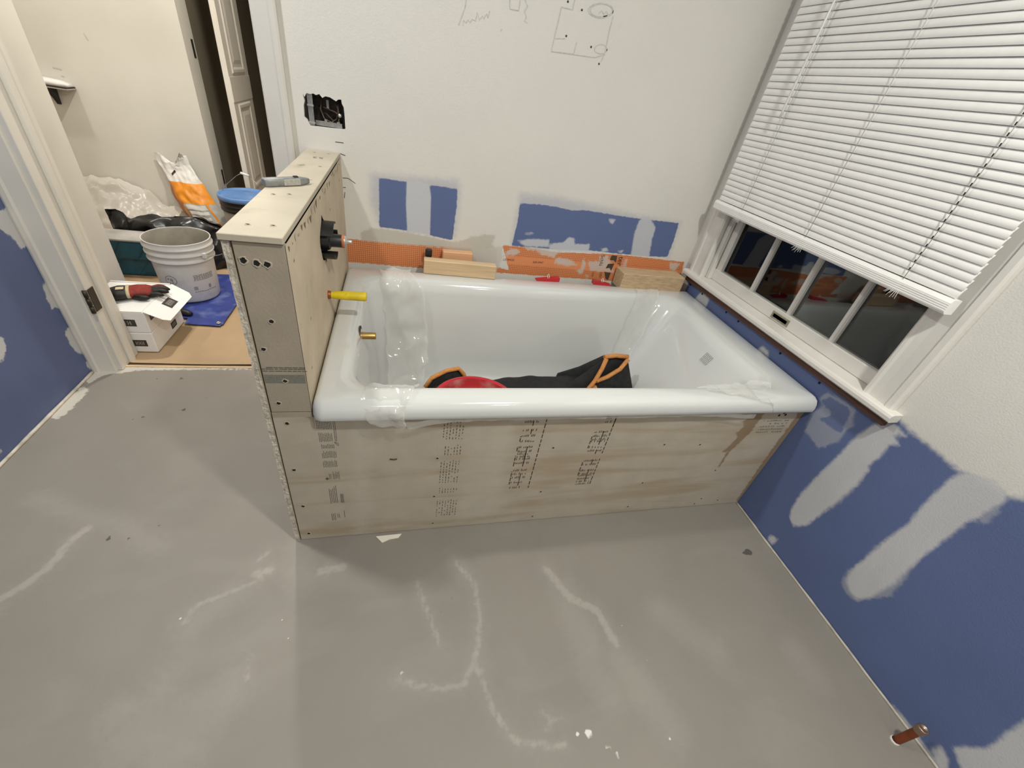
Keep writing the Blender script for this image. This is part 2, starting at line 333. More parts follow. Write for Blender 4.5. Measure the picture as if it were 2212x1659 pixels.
FL_DARK = [((-1.206,-0.266),0.006),((-1.187,-0.254),0.0035),((-1.172,-0.234),0.003),((-2.121,0.058),0.008),((-2.068,0.05),0.007),((-2.125,0.72),0.006),((-2.115,0.702),0.004),((-2.079,0.695),0.008),((-2.134,0.622),0.009),((-2.278,0.567),0.005),((-2.249,0.581),0.007),((-2.299,0.826),0.006),((-2.212,0.827),0.009),((-1.981,0.569),0.004),((-2.04,0.491),0.005),((-2.009,0.087),0.006)]
FL_FLAKE = [[(-0.14,-0.21),(-0.109,-0.195),(-0.097,-0.199),(-0.092,-0.215),(-0.105,-0.226),(-0.112,-0.216),(-0.123,-0.219)]]
FL_PLASTER = [[(-2.517,0.574),(-2.538,0.624),(-2.534,0.687),(-2.529,0.755),(-2.518,0.768),(-2.491,0.746),(-2.491,0.695),(-2.492,0.67),(-2.489,0.615),(-2.5,0.581)],[(-2.547,0.856),(-2.505,0.886),(-2.457,0.907),(-2.431,0.903),(-2.475,0.862),(-2.502,0.819),(-2.513,0.786),(-2.538,0.8)],[(-2.536,0.879),(-2.437,0.908),(-1.969,0.908),(-1.966,0.897),(-2.386,0.882),(-2.502,0.84)]]
SCRAP = [(-1.395,-0.013),(-1.316,-0.012),(-1.326,-0.025),(-1.353,-0.028),(-1.375,-0.037)]
AP_BROWN = [[(-0.216,0.502),(-0.167,0.501),(-0.168,0.467),(-0.173,0.391),(-0.205,0.308),(-0.206,0.244),(-0.214,0.218),(-0.218,0.305),(-0.237,0.302),(-0.212,0.369),(-0.233,0.393),(-0.217,0.42),(-0.236,0.446),(-0.213,0.464)],[(-0.032,0.501),(0.021,0.503),(0.025,0.473),(0.016,0.247),(0.006,0.003),(-0.012,0.01),(-0.024,0.285),(-0.025,0.452)]]
AP_LIGHT = [[(-1.436,0.488),(-1.404,0.487),(-1.412,0.008),(-1.453,0.002)],[(-1.132,0.455),(-1.016,0.46),(-0.996,0.05),(-1.135,0.031)]]
PRINT_L = [(-1.521,0.5),(-1.478,0.499),(-1.482,0.078),(-1.521,0.072)]
PRINT_M1 = [(-1.209,0.49),(-1.145,0.489),(-1.145,0.057),(-1.212,0.058)]
PRINT_M2 = [(-0.986,0.493),(-0.917,0.495),(-0.922,0.175),(-0.988,0.181)]
PRINT_M3 = [(-0.725,0.484),(-0.699,0.487),(-0.702,0.178),(-0.762,0.183),(-0.741,0.365)]
PRINT_R = [(-0.158,0.455),(-0.032,0.452),(-0.032,0.387),(-0.147,0.387)]
HOLES_AP = [(-1.583,0.477),(-1.59,0.313),(-1.587,0.161),(-1.587,0.03),(-1.219,0.334),(-1.22,0.166),(-1.218,0.03),(-1.215,0.485),(-0.876,0.358),(-0.873,0.154),(-0.876,0.022),(-0.873,0.484),(-0.49,0.353),(-0.498,0.164),(-0.509,0.033),(-0.216,0.208),(-0.35,0.346),(-0.212,0.015),(-0.195,0.045),(-0.11,0.027)]
HOLES_FR = [(-1.598,0.879),(-1.577,0.875),(-1.56,0.874),(-1.572,0.754),(-1.598,0.687),(-1.569,0.604),(-1.592,0.54)]
STAPLE = [(-1.348,0.34),(-1.329,0.339)]
FRPRINT = [(-1.615,0.639),(-1.528,0.64),(-1.528,0.596),(-1.617,0.596)]
STAIN = [(-1.551,0.513),(-1.549,0.521),(-1.538,0.535),(-1.529,0.538),(-1.53,0.507),(-1.525,0.489),(-1.529,0.485),(-1.541,0.496),(-1.55,0.508)]
PENCIL = [[(-1.13,1.408),(-1.132,1.379),(-1.141,1.353),(-1.149,1.332)],[(-1.136,1.334),(-1.134,1.347),(-1.127,1.341),(-1.121,1.35),(-1.114,1.345),(-1.108,1.354),(-1.098,1.351),(-1.094,1.372),(-1.086,1.356),(-1.077,1.367),(-1.073,1.361),(-1.065,1.374),(-1.06,1.365),(-1.056,1.383)],[(-0.999,1.425),(-0.994,1.398),(-0.966,1.399),(-0.965,1.424)],[(-0.953,1.431),(-0.939,1.414),(-0.947,1.4),(-0.938,1.389),(-0.943,1.378),(-0.932,1.375)],[(-0.83,1.432),(-0.792,1.432),(-0.791,1.456)],[(-0.83,1.432),(-0.835,1.371),(-0.839,1.319),(-0.76,1.325),(-0.758,1.357)],[(-0.834,1.353),(-0.799,1.359)],[(-0.839,1.319),(-0.684,1.328),(-0.649,1.342)],[(-0.651,1.442),(-0.653,1.402),(-0.651,1.348),(-0.658,1.321)],[(-0.655,1.455),(-0.655,1.449),(-0.661,1.442),(-0.67,1.437),(-0.682,1.432),(-0.697,1.429),(-0.711,1.428),(-0.723,1.43),(-0.733,1.433),(-0.739,1.438),(-0.74,1.443),(-0.736,1.449),(-0.728,1.455),(-0.717,1.46),(-0.704,1.464),(-0.689,1.465),(-0.676,1.465),(-0.665,1.463),(-0.658,1.459),(-0.655,1.453),(-0.656,1.447)],[(-0.672,1.439),(-0.683,1.435),(-0.695,1.432),(-0.707,1.431),(-0.718,1.432),(-0.727,1.435),(-0.732,1.439),(-0.733,1.445),(-0.73,1.45),(-0.723,1.455),(-0.713,1.46),(-0.701,1.463),(-0.689,1.464),(-0.677,1.464),(-0.668,1.462),(-0.661,1.458),(-0.658,1.453),(-0.66,1.448),(-0.665,1.442),(-0.674,1.438),(-0.685,1.434)],[(-0.702,1.439),(-0.694,1.448),(-0.684,1.439),(-0.679,1.448),(-0.67,1.442)],[(-0.646,1.357),(-0.646,1.353),(-0.648,1.349),(-0.653,1.345),(-0.66,1.342),(-0.667,1.341),(-0.674,1.341),(-0.681,1.342),(-0.687,1.344),(-0.69,1.348),(-0.691,1.352),(-0.689,1.356),(-0.685,1.36),(-0.679,1.363),(-0.672,1.365),(-0.665,1.366),(-0.658,1.365),(-0.652,1.363),(-0.648,1.36),(-0.646,1.356),(-0.646,1.352)],[(-1.016,1.34),(-1.012,1.346)]]
NAILDOT = [(-0.812,1.448),(-0.761,1.437),(-0.797,1.366),(-0.704,1.353),(-0.663,1.314)]
SCRATCH = [[(-1.537,0.96),(-1.511,0.96)],[(-1.524,0.926),(-1.508,0.922)],[(-1.522,0.849),(-1.504,0.85),(-1.48,0.836)],[(-1.523,0.817),(-1.514,0.818)],[(-1.518,0.802),(-1.521,0.781)]]
JBOX = [(-1.623,1.084),(-1.619,1.075),(-1.612,1.086),(-1.601,1.085),(-1.592,1.088),(-1.584,1.085),(-1.574,1.089),(-1.566,1.08),(-1.556,1.086),(-1.543,1.085),(-1.525,1.077),(-1.518,1.083),(-1.509,1.084),(-1.508,1.073),(-1.503,1.064),(-1.502,1.042),(-1.502,1.002),(-1.509,1.0),(-1.551,0.998),(-1.61,0.997),(-1.618,1.013),(-1.626,1.02),(-1.624,1.052),(-1.62,1.064)]
TXT = {'pmg': [(-0.896,0.597),(-0.838,0.6)],'esr': [(-0.76,0.598),(-0.702,0.601)],'terk': [(-0.347,0.654),(-0.338,0.528)],'big': [(-0.372,0.658),(-0.383,0.544)],'ter2': [(-0.42,0.578),(-0.429,0.536)],'sub': [(-0.433,0.655),(-0.438,0.604)],'ina': [(-0.46,0.575),(-0.456,0.539)]}

# ------------------------------------------------------------------ materials
WHITE = (.72, .695, .645); BLUE = (.115, .157, .315); MUDC = (.60, .595, .60); PUTTY = (.54, .505, .44)
def orange_weave(t, tc):
    N = t.nodes.new; L = t.links.new
    sp = N('ShaderNodeSeparateXYZ'); L(tc.outputs['Object'], sp.inputs[0])
    def ln(sock, pitch):
        a = N('ShaderNodeMath'); a.operation = 'MULTIPLY'; a.inputs[1].default_value = 1/pitch; L(sock, a.inputs[0])
        f = N('ShaderNodeMath'); f.operation = 'FRACT'; L(a.outputs[0], f.inputs[0])
        l = N('ShaderNodeMath'); l.operation = 'LESS_THAN'; l.inputs[1].default_value = .2; L(f.outputs[0], l.inputs[0])
        return l.outputs[0]
    mx = N('ShaderNodeMath'); mx.operation = 'MAXIMUM'
    L(ln(sp.outputs['X'], .0078), mx.inputs[0]); L(ln(sp.outputs['Z'], .0078), mx.inputs[1])
    # the plain printed band carries no weave
    b1 = N('ShaderNodeMath'); b1.operation = 'COMPARE'; b1.inputs[1].default_value = .602; b1.inputs[2].default_value = .017; L(sp.outputs['Z'], b1.inputs[0])
    b2 = N('ShaderNodeMath'); b2.operation = 'GREATER_THAN'; b2.inputs[1].default_value = -.92; L(sp.outputs['X'], b2.inputs[0])
    b3 = N('ShaderNodeMath'); b3.operation = 'MULTIPLY'; L(b1.outputs[0], b3.inputs[0]); L(b2.outputs[0], b3.inputs[1])
    b4 = N('ShaderNodeMath'); b4.operation = 'SUBTRACT'; b4.inputs[0].default_value = 1; L(b3.outputs[0], b4.inputs[1])
    k = N('ShaderNodeMath'); k.operation = 'MULTIPLY'; L(mx.outputs[0], k.inputs[0]); L(b4.outputs[0], k.inputs[1])
    k2 = N('ShaderNodeMath'); k2.operation = 'MULTIPLY'; k2.inputs[1].default_value = .8; L(k.outputs[0], k2.inputs[0])
    mc = N('ShaderNodeMix'); mc.data_type = 'RGBA'; mc.inputs[6].default_value = (.76, .285, .12, 1); mc.inputs[7].default_value = (.36, .095, .025, 1)
    L(k2.outputs[0], mc.inputs[0])
    return mc.outputs[2]

M_BACK = surf('painted_wall', WHITE, [('halo', (.36, .38, .47), .022, .55, .012), ('blue', BLUE, .0022, 1, .005), ('mud', (.56, .57, .61), .005, .93, .006),
              ('orange', orange_weave, .0015, 1, .005), ('putty', PUTTY, .006, .9, .012), ('smear', (.60, .555, .50), .006, .8, .016)], rough=.6, var=.025, vscale=2.5, spec=.3)
M_RIGHT = surf('painted_wall_blueboard', BLUE, [('white', WHITE, .012, 1, .009), ('mud2', (.36, .375, .44), .006, .75, .008), ('hole', BLUE, .004, .85, .008),
               ('mud', MUDC, .007, .92, .006), ('dark', (.03, .035, .07), .0015, .9, .003)], rough=.55, var=.05, vscale=4)
M_LEFT = surf('blueboard_wall', (.112, .143, .285), [('mud', MUDC, .004, .93, .012)], rough=.55, var=.06, vscale=4)
def floor_cloud(t, tc, cur):
    N = t.nodes.new; L = t.links.new
    mp = N('ShaderNodeMapping'); mp.inputs['Scale'].default_value = (1.1, 1.9, 1); mp.inputs['Rotation'].default_value = (0, 0, .5); L(tc.outputs['Object'], mp.inputs['Vector'])
    n = N('ShaderNodeTexNoise'); n.inputs['Scale'].default_value = 2.3; n.inputs['Detail'].default_value = 9; n.inputs['Distortion'].default_value = 1.4
    L(mp.outputs['Vector'], n.inputs['Vector'])
    m = N('ShaderNodeMapRange'); m.inputs['From Min'].default_value = .55; m.inputs['From Max'].default_value = .8; m.inputs['To Max'].default_value = .30; L(n.outputs['Fac'], m.inputs['Value'])
    mc = N('ShaderNodeMix'); mc.data_type = 'RGBA'; mc.inputs[7].default_value = (.34, .318, .288, 1)
    L(m.outputs['Result'], mc.inputs[0]); L(cur, mc.inputs[6])
    return mc.outputs[2]
M_FLOOR = surf('cement_floor', (.250, .226, .197), [('haze', (.45, .42, .385), .035, .16, .03), ('smear', (.48, .445, .405), .006, .34, .010), ('plaster', (.62, .575, .51), .004, .8, .02), ('speck', (.74, .72, .68), .0015, .95, .003),
               ('dark', (.08, .07, .06), .0012, .9, .003)], rough=.62, var=.05, vscale=3.5, bump=.0004, bscale=90, extra=floor_cloud, spec=.4)
def board_waves(t, tc, cur):
    """faint tan rolling bands of the paper face"""
    N = t.nodes.new; L = t.links.new
    mp = N('ShaderNodeMapping'); mp.inputs['Scale'].default_value = (1.2, 1.2, 9.5); L(tc.outputs['Object'], mp.inputs['Vector'])
    n = N('ShaderNodeTexNoise'); n.inputs['Scale'].default_value = 1.5; n.inputs['Detail'].default_value = 3; n.inputs['Distortion'].default_value = .5; L(mp.outputs['Vector'], n.inputs['Vector'])
    m = N('ShaderNodeMapRange'); m.interpolation_type = 'SMOOTHSTEP'; m.inputs['From Min'].default_value = .45; m.inputs['From Max'].default_value = .68; m.inputs['To Max'].default_value = .85; L(n.outputs['Fac'], m.inputs['Value'])
    mc = N('ShaderNodeMix'); mc.data_type = 'RGBA'; mc.inputs[7].default_value = (.385, .305, .21, 1)
    L(m.outputs['Result'], mc.inputs[0]); L(cur, mc.inputs[6])
    return mc.outputs[2]
M_APRON = surf('backer_board_printed', (.465, .41, .335), [('pale', (.51, .465, .39), .03, .6, .02), ('brown', (.235, .155, .085), .004, .8, .012), ('stain', (.20, .135, .075), .003, .75, .004)], rough=.8, var=.05, vscale=14, bump=.0005, extra=board_waves, spec=.2)
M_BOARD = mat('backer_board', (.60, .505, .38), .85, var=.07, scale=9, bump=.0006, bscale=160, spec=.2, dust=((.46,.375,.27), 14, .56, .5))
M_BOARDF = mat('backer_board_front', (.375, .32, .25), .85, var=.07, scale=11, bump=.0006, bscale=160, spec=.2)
M_CAP = mat('backer_board_cap', (.53, .47, .375), .85, var=.05, scale=8, bump=.0006, bscale=140, spec=.2, dust=((.36,.31,.24), 11, .60, .6))
M_GYP = mat('gypsum_edge', (.60, .545, .46), .95, var=.22, scale=70, bump=.004, bscale=150, spec=.1)
M_PAPER_E = mat('board_edge', (.47, .41, .32), .9, var=.1, scale=60)
M_TRIM = mat('white_trim_paint', (.70, .665, .61), .38, var=.03, scale=5, spec=.5)
M_TRIMW = mat('window_trim_paint', (.735, .705, .655), .38, var=.03, scale=9, spec=.5, dust=((.52,.48,.42), 40, .66, .4))
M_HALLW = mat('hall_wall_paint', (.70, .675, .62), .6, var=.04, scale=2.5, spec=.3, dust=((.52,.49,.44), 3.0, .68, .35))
M_DARKROOM = mat('closet_wall_shaded', (.22, .19, .14), .8, var=.06, scale=3)  # dark olive colour carries the dimness of the unlit closet
M_CEIL = mat('ceiling_paint', (.78, .76, .72), .8, var=.02, scale=3)
M_HALLF = mat('wood_subfloor', (.40, .27, .16), .6, var=.12, scale=6, stretch=(1, 12, 1))
M_DARK = mat('dark_gap', (.012, .010, .009), .9, var=.1)
M_TUB = mat('white_enamel', (.67, .675, .66), .12, var=.008, scale=4, spec=.5, coat=.6)
M_BLIND = mat('white_vinyl', (.90, .885, .855), .42, var=.02, scale=30, spec=.45)
M_CORD = mat('blind_cord', (.55, .54, .51), .8, var=.08, scale=200)
M_BLACKP = mat('black_plastic', (.012, .012, .013), .42, var=.15, scale=40)
M_BLACKM = mat('black_marker', (.030, .026, .024), .8, var=.2, scale=60)
M_PRINT = mat('grey_ink', (.125, .11, .09), .85, var=.15, scale=200)
M_PRINTB = mat('brown_ink', (.075, .05, .03), .85, var=.2, scale=120)
M_PRINTG = mat('green_grey_ink', (.20, .20, .165), .85, var=.1, scale=150)
M_PENCIL = mat('pencil', (.585, .565, .53), .7, var=.12, scale=120)
M_WOOD = mat('pine_wood', (.66, .475, .285), .6, var=.10, scale=5, stretch=(1.2, 22, 22), bump=.0003, dust=((.42,.25,.12), 4, .66, .6))
M_WOODE = mat('pine_block_dirty', (.58, .42, .25), .65, var=.12, scale=12, stretch=(2, 10, 10), dust=((.38,.25,.15), 18, .52, .6))
M_REDP = mat('red_plastic', (.52, .015, .025), .32, var=.06, scale=20)
M_REDD = mat('dusty_red_plastic', (.50, .04, .05), .45, var=.06, scale=20, dust=((.62,.48,.44), 9, .50, .75))
M_YEL = mat('yellow_wrap', (.72, .53, .01), .45, var=.12, scale=30, dust=((.25,.17,.01), 30, .68, .7))
M_BRASS = mat('brass', (.55, .36, .12), .35, metal=.9, var=.1, scale=30)
M_COPPER = mat('tarnished_copper', (.33, .09, .035), .45, metal=.55, var=.2, scale=25, dust=((.13,.05,.03), 30, .55, .7))
M_COPPERC = mat('copper_cap', (.42, .30, .23), .3, metal=.85, var=.15, scale=30)
M_STEEL = mat('galvanised_steel', (.42, .42, .41), .4, metal=.85, var=.2, scale=60)
M_STEELB = mat('worn_steel', (.62, .60, .56), .3, metal=.7, var=.15, scale=60)
M_WIRE = mat('brown_wire', (.16, .10, .07), .5, var=.2, scale=60)
M_KNIFE = mat('knife_grey', (.28, .29, .29), .45, metal=.3, var=.15, scale=60)
M_KNIFEL = mat('knife_label', (.42, .40, .355), .55, var=.12, scale=120)
M_KRAFT = mat('kraft_paper', (.43, .30, .175), .75, var=.06, scale=5, bump=.0015, bscale=9)
M_BUCKET = mat('white_bucket_plastic', (.60, .60, .615), .45, var=.05, scale=9, dust=((.42,.40,.37), 13, .60, .6))
M_BUCKETIN = mat('cement_coated_inside', (.30, .27, .225), .8, var=.15, scale=12, dust=((.50,.47,.42), 10, .60, .6))
M_INK = mat('bucket_ink', (.22, .21, .25), .7, var=.3, scale=150)
M_TARP = mat('blue_tarp', (.035, .055, .26), .42, var=.15, scale=16, dust=((.16,.20,.42), 12, .52, .6), bump=.002, bscale=30)
M_TEAL = mat('teal_plastic', (.006, .085, .135), .42, var=.15, scale=14, dust=((.05,.20,.27), 16, .60, .5))
M_CARTON = mat('white_carton', (.80, .785, .775), .6, var=.02, scale=12)
M_CLABEL = mat('carton_black_label', (.045, .038, .036), .55, var=.2, scale=80)
M_CTEXT = mat('carton_label_text', (.30, .275, .25), .6, var=.1, scale=80)
M_GLOVEB = mat('glove_black_rubber', (.010, .008, .007), .6, var=.3, scale=60, bump=.0006, bscale=260)
M_GLOVER = mat('glove_red_knit', (.24, .025, .018), .8, var=.25, scale=90, bump=.0008, bscale=300, dust=((.03,.01,.01), 22, .55, .8))
M_GLOVET = mat('glove_cuff_tag', (.55, .46, .30), .7, var=.12, scale=60)
M_BAGW = mat('white_sack', (.76, .735, .71), .45, var=.05, scale=14, bump=.002, bscale=30)
M_BAGO = mat('orange_sack_print', (.85, .30, .02), .45, var=.06, scale=18, bump=.002, bscale=30)
M_BAGOD = mat('orange_sack_side', (.52, .16, .04), .5, var=.1, scale=18, bump=.002, bscale=30)
M_BAGG = mat('grey_sack_print', (.45, .45, .42), .5, var=.08, scale=30)
M_BLACKBAG = mat('black_poly', (.012, .011, .012), .28, var=.2, scale=20, dust=((.07,.07,.07), 9, .6, .6))
M_FABRIC = mat('black_canvas', (.014, .014, .015), .85, var=.25, scale=40, bump=.0012, bscale=180)
M_PIPING = mat('orange_piping', (.62, .26, .075), .8, var=.12, scale=90, bump=.0005, bscale=300)
M_BLUELID = mat('blue_lid_plastic', (.135, .27, .58), .42, var=.06, scale=20, dust=((.38,.50,.70), 16, .60, .5))
M_PAILB = mat('dark_pail_band', (.020, .016, .015), .45, var=.15, scale=20)
M_PAIL = mat('pail_plastic', (.44, .39, .365), .5, var=.06, scale=14)
M_HINGE = mat('bronze_hinge', (.055, .045, .03), .5, metal=.5, var=.15, scale=60)
M_SCRAP = mat('cream_paper', (.78, .73, .63), .8, var=.03, scale=20)
M_DUST = mat('plaster_crumb', (.80, .77, .72), .9, var=.05, scale=60)
M_FILM = sheer('clear_film', (.88, .87, .85), .22)
M_POLY = sheer('poly_sheeting', (.72, .68, .63), .55, .3)
# night glass: sees the dark yard, mirrors the room
def glass():
    m, t, b = nt('window_glass')
    N = t.nodes.new; L = t.links.new; out = t.nodes['Material Output']
    tr = N('ShaderNodeBsdfTransparent'); tr.inputs[0].default_value = (.80, .82, .80, 1)
    gl = N('ShaderNodeBsdfGlossy'); gl.inputs['Roughness'].default_value = .02; gl.inputs['Color'].default_value = (.9, .9, .9, 1)
    fr = N('ShaderNodeFresnel'); fr.inputs['IOR'].default_value = 1.5
    mx = N('ShaderNodeMixShader'); L(fr.outputs[0], mx.inputs[0]); L(tr.outputs[0], mx.inputs[1]); L(gl.outputs[0], mx.inputs[2]); L(mx.outputs[0], out.inputs['Surface'])
    return m
M_GLASS = glass()

# ------------------------------------------------------------------ room shell
D = .884; XL = -2.54; T = 1.524; YF = -2.6; CE = 2.4; YH = 1.01   # back wall, left wall, tub length, front wall, ceiling, hall face of back wall
def fl_smear(P): return enc(strokes(P, [(p, w*.8, k) for p, w, k in FL_STROKES if w <= .016]))
def fl_haze(P): return enc(strokes(P, [(p, w*1.3, k) for p, w, k in FL_STROKES]))
struct(plane_grid('floor', lines(XL, 0, .012), lines(-1.35, .906, .012), lambda a, b: (a, b, 0),
    {'smear': fl_smear, 'haze': fl_haze, 'speck': lambda P: enc(dots(P, FL_SPECK)), 'plaster': lambda P: enc(union(P, FL_PLASTER)),
     'dark': lambda P: enc(np.maximum(dots(P, FL_DARK), union(P, FL_FLAKE)))}, M_FLOOR,
    extra=([(XL, YF, 0), (0, YF, 0), (0, -1.35, 0), (XL, -1.35, 0)], [(0, 1, 2, 3)])), 'grey patched cement floor of the bathroom')
struct(MB().add([(-4.3, YF, CE), (.0, YF, CE), (.0, 7.0, CE), (-4.3, 7.0, CE)], [(0, 3, 2, 1)]).build('ceiling', M_CEIL))

# back wall with the ragged junction-box cut-out
HB = (-1.635, -1.494, .990, 1.097)
ring_o = [Vector((HB[0], HB[2], 0)), Vector((HB[1], HB[2], 0)), Vector((HB[1], HB[3], 0)), Vector((HB[0], HB[3], 0))]
ring_i = [Vector((a, b, 0)) for a, b in JBOX]
tess = geometry.tessellate_polygon([ring_o, ring_i])
allp = ring_o+ring_i
ev = [(p.x, D, p.y) for p in allp]+[(a, D+.013, b) for a, b in JBOX]
nj = len(JBOX)
ef = [tuple(f) for f in tess]+[(4+i, 4+(i+1) % nj, 4+nj+(i+1) % nj, 4+nj+i) for i in range(nj)]
# plain rest of the wall: above the grid, over the door
k0 = len(ev)
for (xa, xb, za, zb) in ((-1.70, 0, 1.66, CE), (XL, -1.70, 2.05, CE), (-1.70, 0, 0, .50)):
    k = len(ev); ev += [(xa, D, za), (xb, D, za), (xb, D, zb), (xa, D, zb)]; ef.append((k, k+1, k+2, k+3))
wb = plane_grid('wall_back', lines(-1.70, 0, .007, HB[:2]), lines(.50, 1.66, .007, HB[2:]), lambda a, b: (a, D, b),
    {'blue': lambda P: enc(union(P, BK_BLUE)), 'halo': lambda P: enc(union(P, BK_HALO)), 'mud': lambda P: enc(union(P, BK_MUD)),
     'orange': lambda P: enc(union(P, BK_ORANGE)), 'putty': lambda P: enc(union(P, BK_PUTTY)), 'smear': lambda P: enc(union(P, BK_SMEAR))},
    M_BACK, hole=[HB], extra=(ev, ef))
struct(wb, 'white painted wall behind the tub with blue patches and an orange membrane strip')
mb = MB(); yy = D-.0006
for i, q in enumerate(PENCIL): mb.ribbon([(a, yy-.0001*(i % 3), b) for a, b in q], .0026, (0, -1, 0))
mb.build('pencil_sketch', M_PENCIL, wb)['label'] = 'faint pencil floor plan drawn on the wall'
mb = MB()
for a, b in NAILDOT: mb.lathe([(.0001, -.0012), (.0028, -.0010), (.0034, 0)], (a, D, b), 8, axis='y')
for q in SCRATCH: mb.ribbon([(a, yy, b) for a, b in q], .0022, (0, -1, 0))
mb.build('nail_mark', M_PRINTB, wb)
# printing on the membrane
def bt(name, body, size, x, z, u, m=M_PRINTB, bold=0): text_part(name, body, size, m, (x, D-.0006, z), u, (0, -1, 0), wb, bold=bold)
bt('membrane_print', 'CS PMG0', .0125, -.897, .597, (1, 0, .05)); bt('membrane_print', 'ESR-0467', .0125, -.762, .597, (1, 0, .05))
dn = (.07, 0, -1)
bt('membrane_print', 'ter -KE', .036, -.362, .660, dn, bold=.0004); bt('membrane_print', 'ter.', .024, -.432, .580, dn); bt('membrane_print', 'Schlü', .024, -.450, .660, dn); bt('membrane_print', 'inac', .015, -.470, .578, dn)
mb = MB()
for pts in ([(-.400, .662), (-.372, .662), (-.368, .630), (-.383, .640), (-.403, .640)], [(-.405, .622), (-.375, .625), (-.380, .590), (-.392, .604), (-.411, .600)], [(-.412, .583), (-.378, .582), (-.381, .545), (-.397, .552), (-.405, .570)]):
    mb.add([(a, D-.0006, b) for a, b in pts], [tuple(range(5))])
mb.build('membrane_logo', M_PRINTB, wb)

# right wall, opening for the window
WY0, WY1, WZ0, WZ1 = -.115, .745, .637, 2.08
ev = [(0, YF, 0), (0, -1.25, 0), (0, -1.25, CE), (0, YF, CE)]; ef = [(0, 3, 2, 1)]
for (ya, yb, za, zb) in ((-1.25, WY0, 1.0, CE), (WY1, D, 1.0, CE), (WY0, WY1, WZ1, CE)):
    k = len(ev); ev += [(0, ya, za), (0, yb, za), (0, yb, zb), (0, ya, zb)]; ef.append((k, k+3, k+2, k+1))
struct(plane_grid('wall_right', lines(-1.25, D, .010, (WY0, WY1)), lines(0, 1.0, .010, (WZ0,)), lambda a, b: (0, a, b),
    {'white': lambda P: enc(union(P, RT_WHITE+[[(WY1-.05, .66), (.9, .66), (.9, 1.2), (WY1-.05, 1.2)]])), 'mud': lambda P: enc(union(P, RT_MUD+[[(.815, .52), (.9, .52), (.9, .66), (.825, .66)]])), 'mud2': lambda P: enc(union(P, RT_MUD2)),
     'hole': lambda P: enc(union(P, RT_HOLE)), 'dark': lambda P: enc(union(P, RT_DARK))}, M_RIGHT, hole=[(WY0, WY1, WZ0, 3)], extra=(ev, ef)),
    'window wall, white above and bare blue board below with joint compound strips')
for o_ in (bpy.data.objects['wall_right'],):
    at = o_.data.attributes['white']; n = len(at.data)
    for i in range(n-len(ev), n): at.data[i].value = .2
struct(plane_grid('wall_left', lines(YF, D, .012), lines(0, 1.1, .012), lambda a, b: (XL, a, b), {'mud': lambda P: enc(union(P, LF_MUD))}, M_LEFT,
    extra=([(XL, YF, 1.1), (XL, D, 1.1), (XL, D, CE), (XL, YF, CE)], [(0, 1, 2, 3)])), 'bare blue board wall left of the doorway')
struct(MB().add([(XL, YF, 0), (0, YF, 0), (0, YF, CE), (XL, YF, CE)], [(0, 1, 2, 3)]).build('wall_front', M_CEIL))
# thin bead of compound where the walls meet the floor
mb = MB(); pts = []
for i in range(60):
    y = -1.1+i*(1.095/59); pts.append((-.006-.003*abs(nz((0, y, 1), 9)), y, .002))
mb.tube(pts, [.0035+.003*abs(nz((p[1], 3, 2), 14)) for p in pts], 6)
struct(mb.build('trim_1', mat('floor_caulk', (.50,.46,.38), .8, var=.15, scale=30)), 'rough bead of compound along the foot of the window wall')
mb = MB(); pts = [(XL+.006, y, .003) for y in np.linspace(-.6, .86, 50)]
mb.tube(pts, [.006+.003*nz((p[1], 1, 2), 11) for p in pts], 6)
struct(mb.build('trim_2', mat('floor_caulk2', (.56,.51,.43), .8, var=.2, scale=30)), 'rough bead of compound along the foot of the blue wall')

# hall shell behind the doorway
struct(MB().box((-1.70, YH-.004, 0), (.0, YH, CE)).box((XL-.1, YH-.004, 2.05), (-1.70, YH, CE)).build('wall_hall_near', M_HALLW))
hl = MB().box((-4.3, YH, 0), (-2.62, 1.43, CE)).build('wall_hall_left', M_TRIM); struct(hl, 'short cream wall just beyond the door jamb')
mb = MB(); HF = 2.6
mb.box((-4.3, HF, 0), (-2.535, 2.755, CE)).box((-2.535, HF, 2.05), (-1.0, 2.755, CE)).box((-1.75, HF, 0), (-1.0, 2.755, 2.05))
hf = mb.build('wall_hall_far', M_HALLW); struct(hf, 'scuffed white hall wall behind the bags and buckets')
struct(MB().box((-4.32, 1.4, 0), (-4.3, HF, CE)).box((-1.0, YH, 0), (-.98, 7.0, CE)).build('wall_hall_end', M_HALLW))
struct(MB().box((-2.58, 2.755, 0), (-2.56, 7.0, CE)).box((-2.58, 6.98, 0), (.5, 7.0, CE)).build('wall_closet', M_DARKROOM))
struct(MB().box((-4.3, .93, -.02), (-.98, 7.0, -.004)).build('floor_hall', M_HALLF))
mb = MB(); mb.box((XL, .884, -.03), (-1.62, .935, -.012), 1); mb.bbox((-2.45, .905, -.02), (-1.62, .917, .004), .002, 0)
struct(mb.build('trim_3', [M_WOOD, M_DARK]), 'raw wood threshold strip with a dark gap behind it')
# scuffs on the far hall wall
mb = MB()
for pts in ([(-3.23, .873), (-3.21, .872), (-3.19, .869)], [(-3.205, .838), (-3.19, .836)], [(-3.02, 1.06), (-3.01, 1.03)]):
    mb.ribbon([(a, HF-.001, b) for a, b in pts], .006, (0, -1, 0))
mb.build('scuff_mark', M_PENCIL, hf)
sp = MB().box((-2.5352, 2.705, 1.03), (-2.533, 2.733, 1.12), 0).box((-2.5331, 2.712, 1.055), (-2.5325, 2.726, 1.10), 1).build('strike_plate', [M_HINGE, M_DARK], hf)
sp = MB().box((-2.5352, 2.715, .32), (-2.531, 2.735, .41), 0).build('hinge_plate', M_BLACKP, hf)

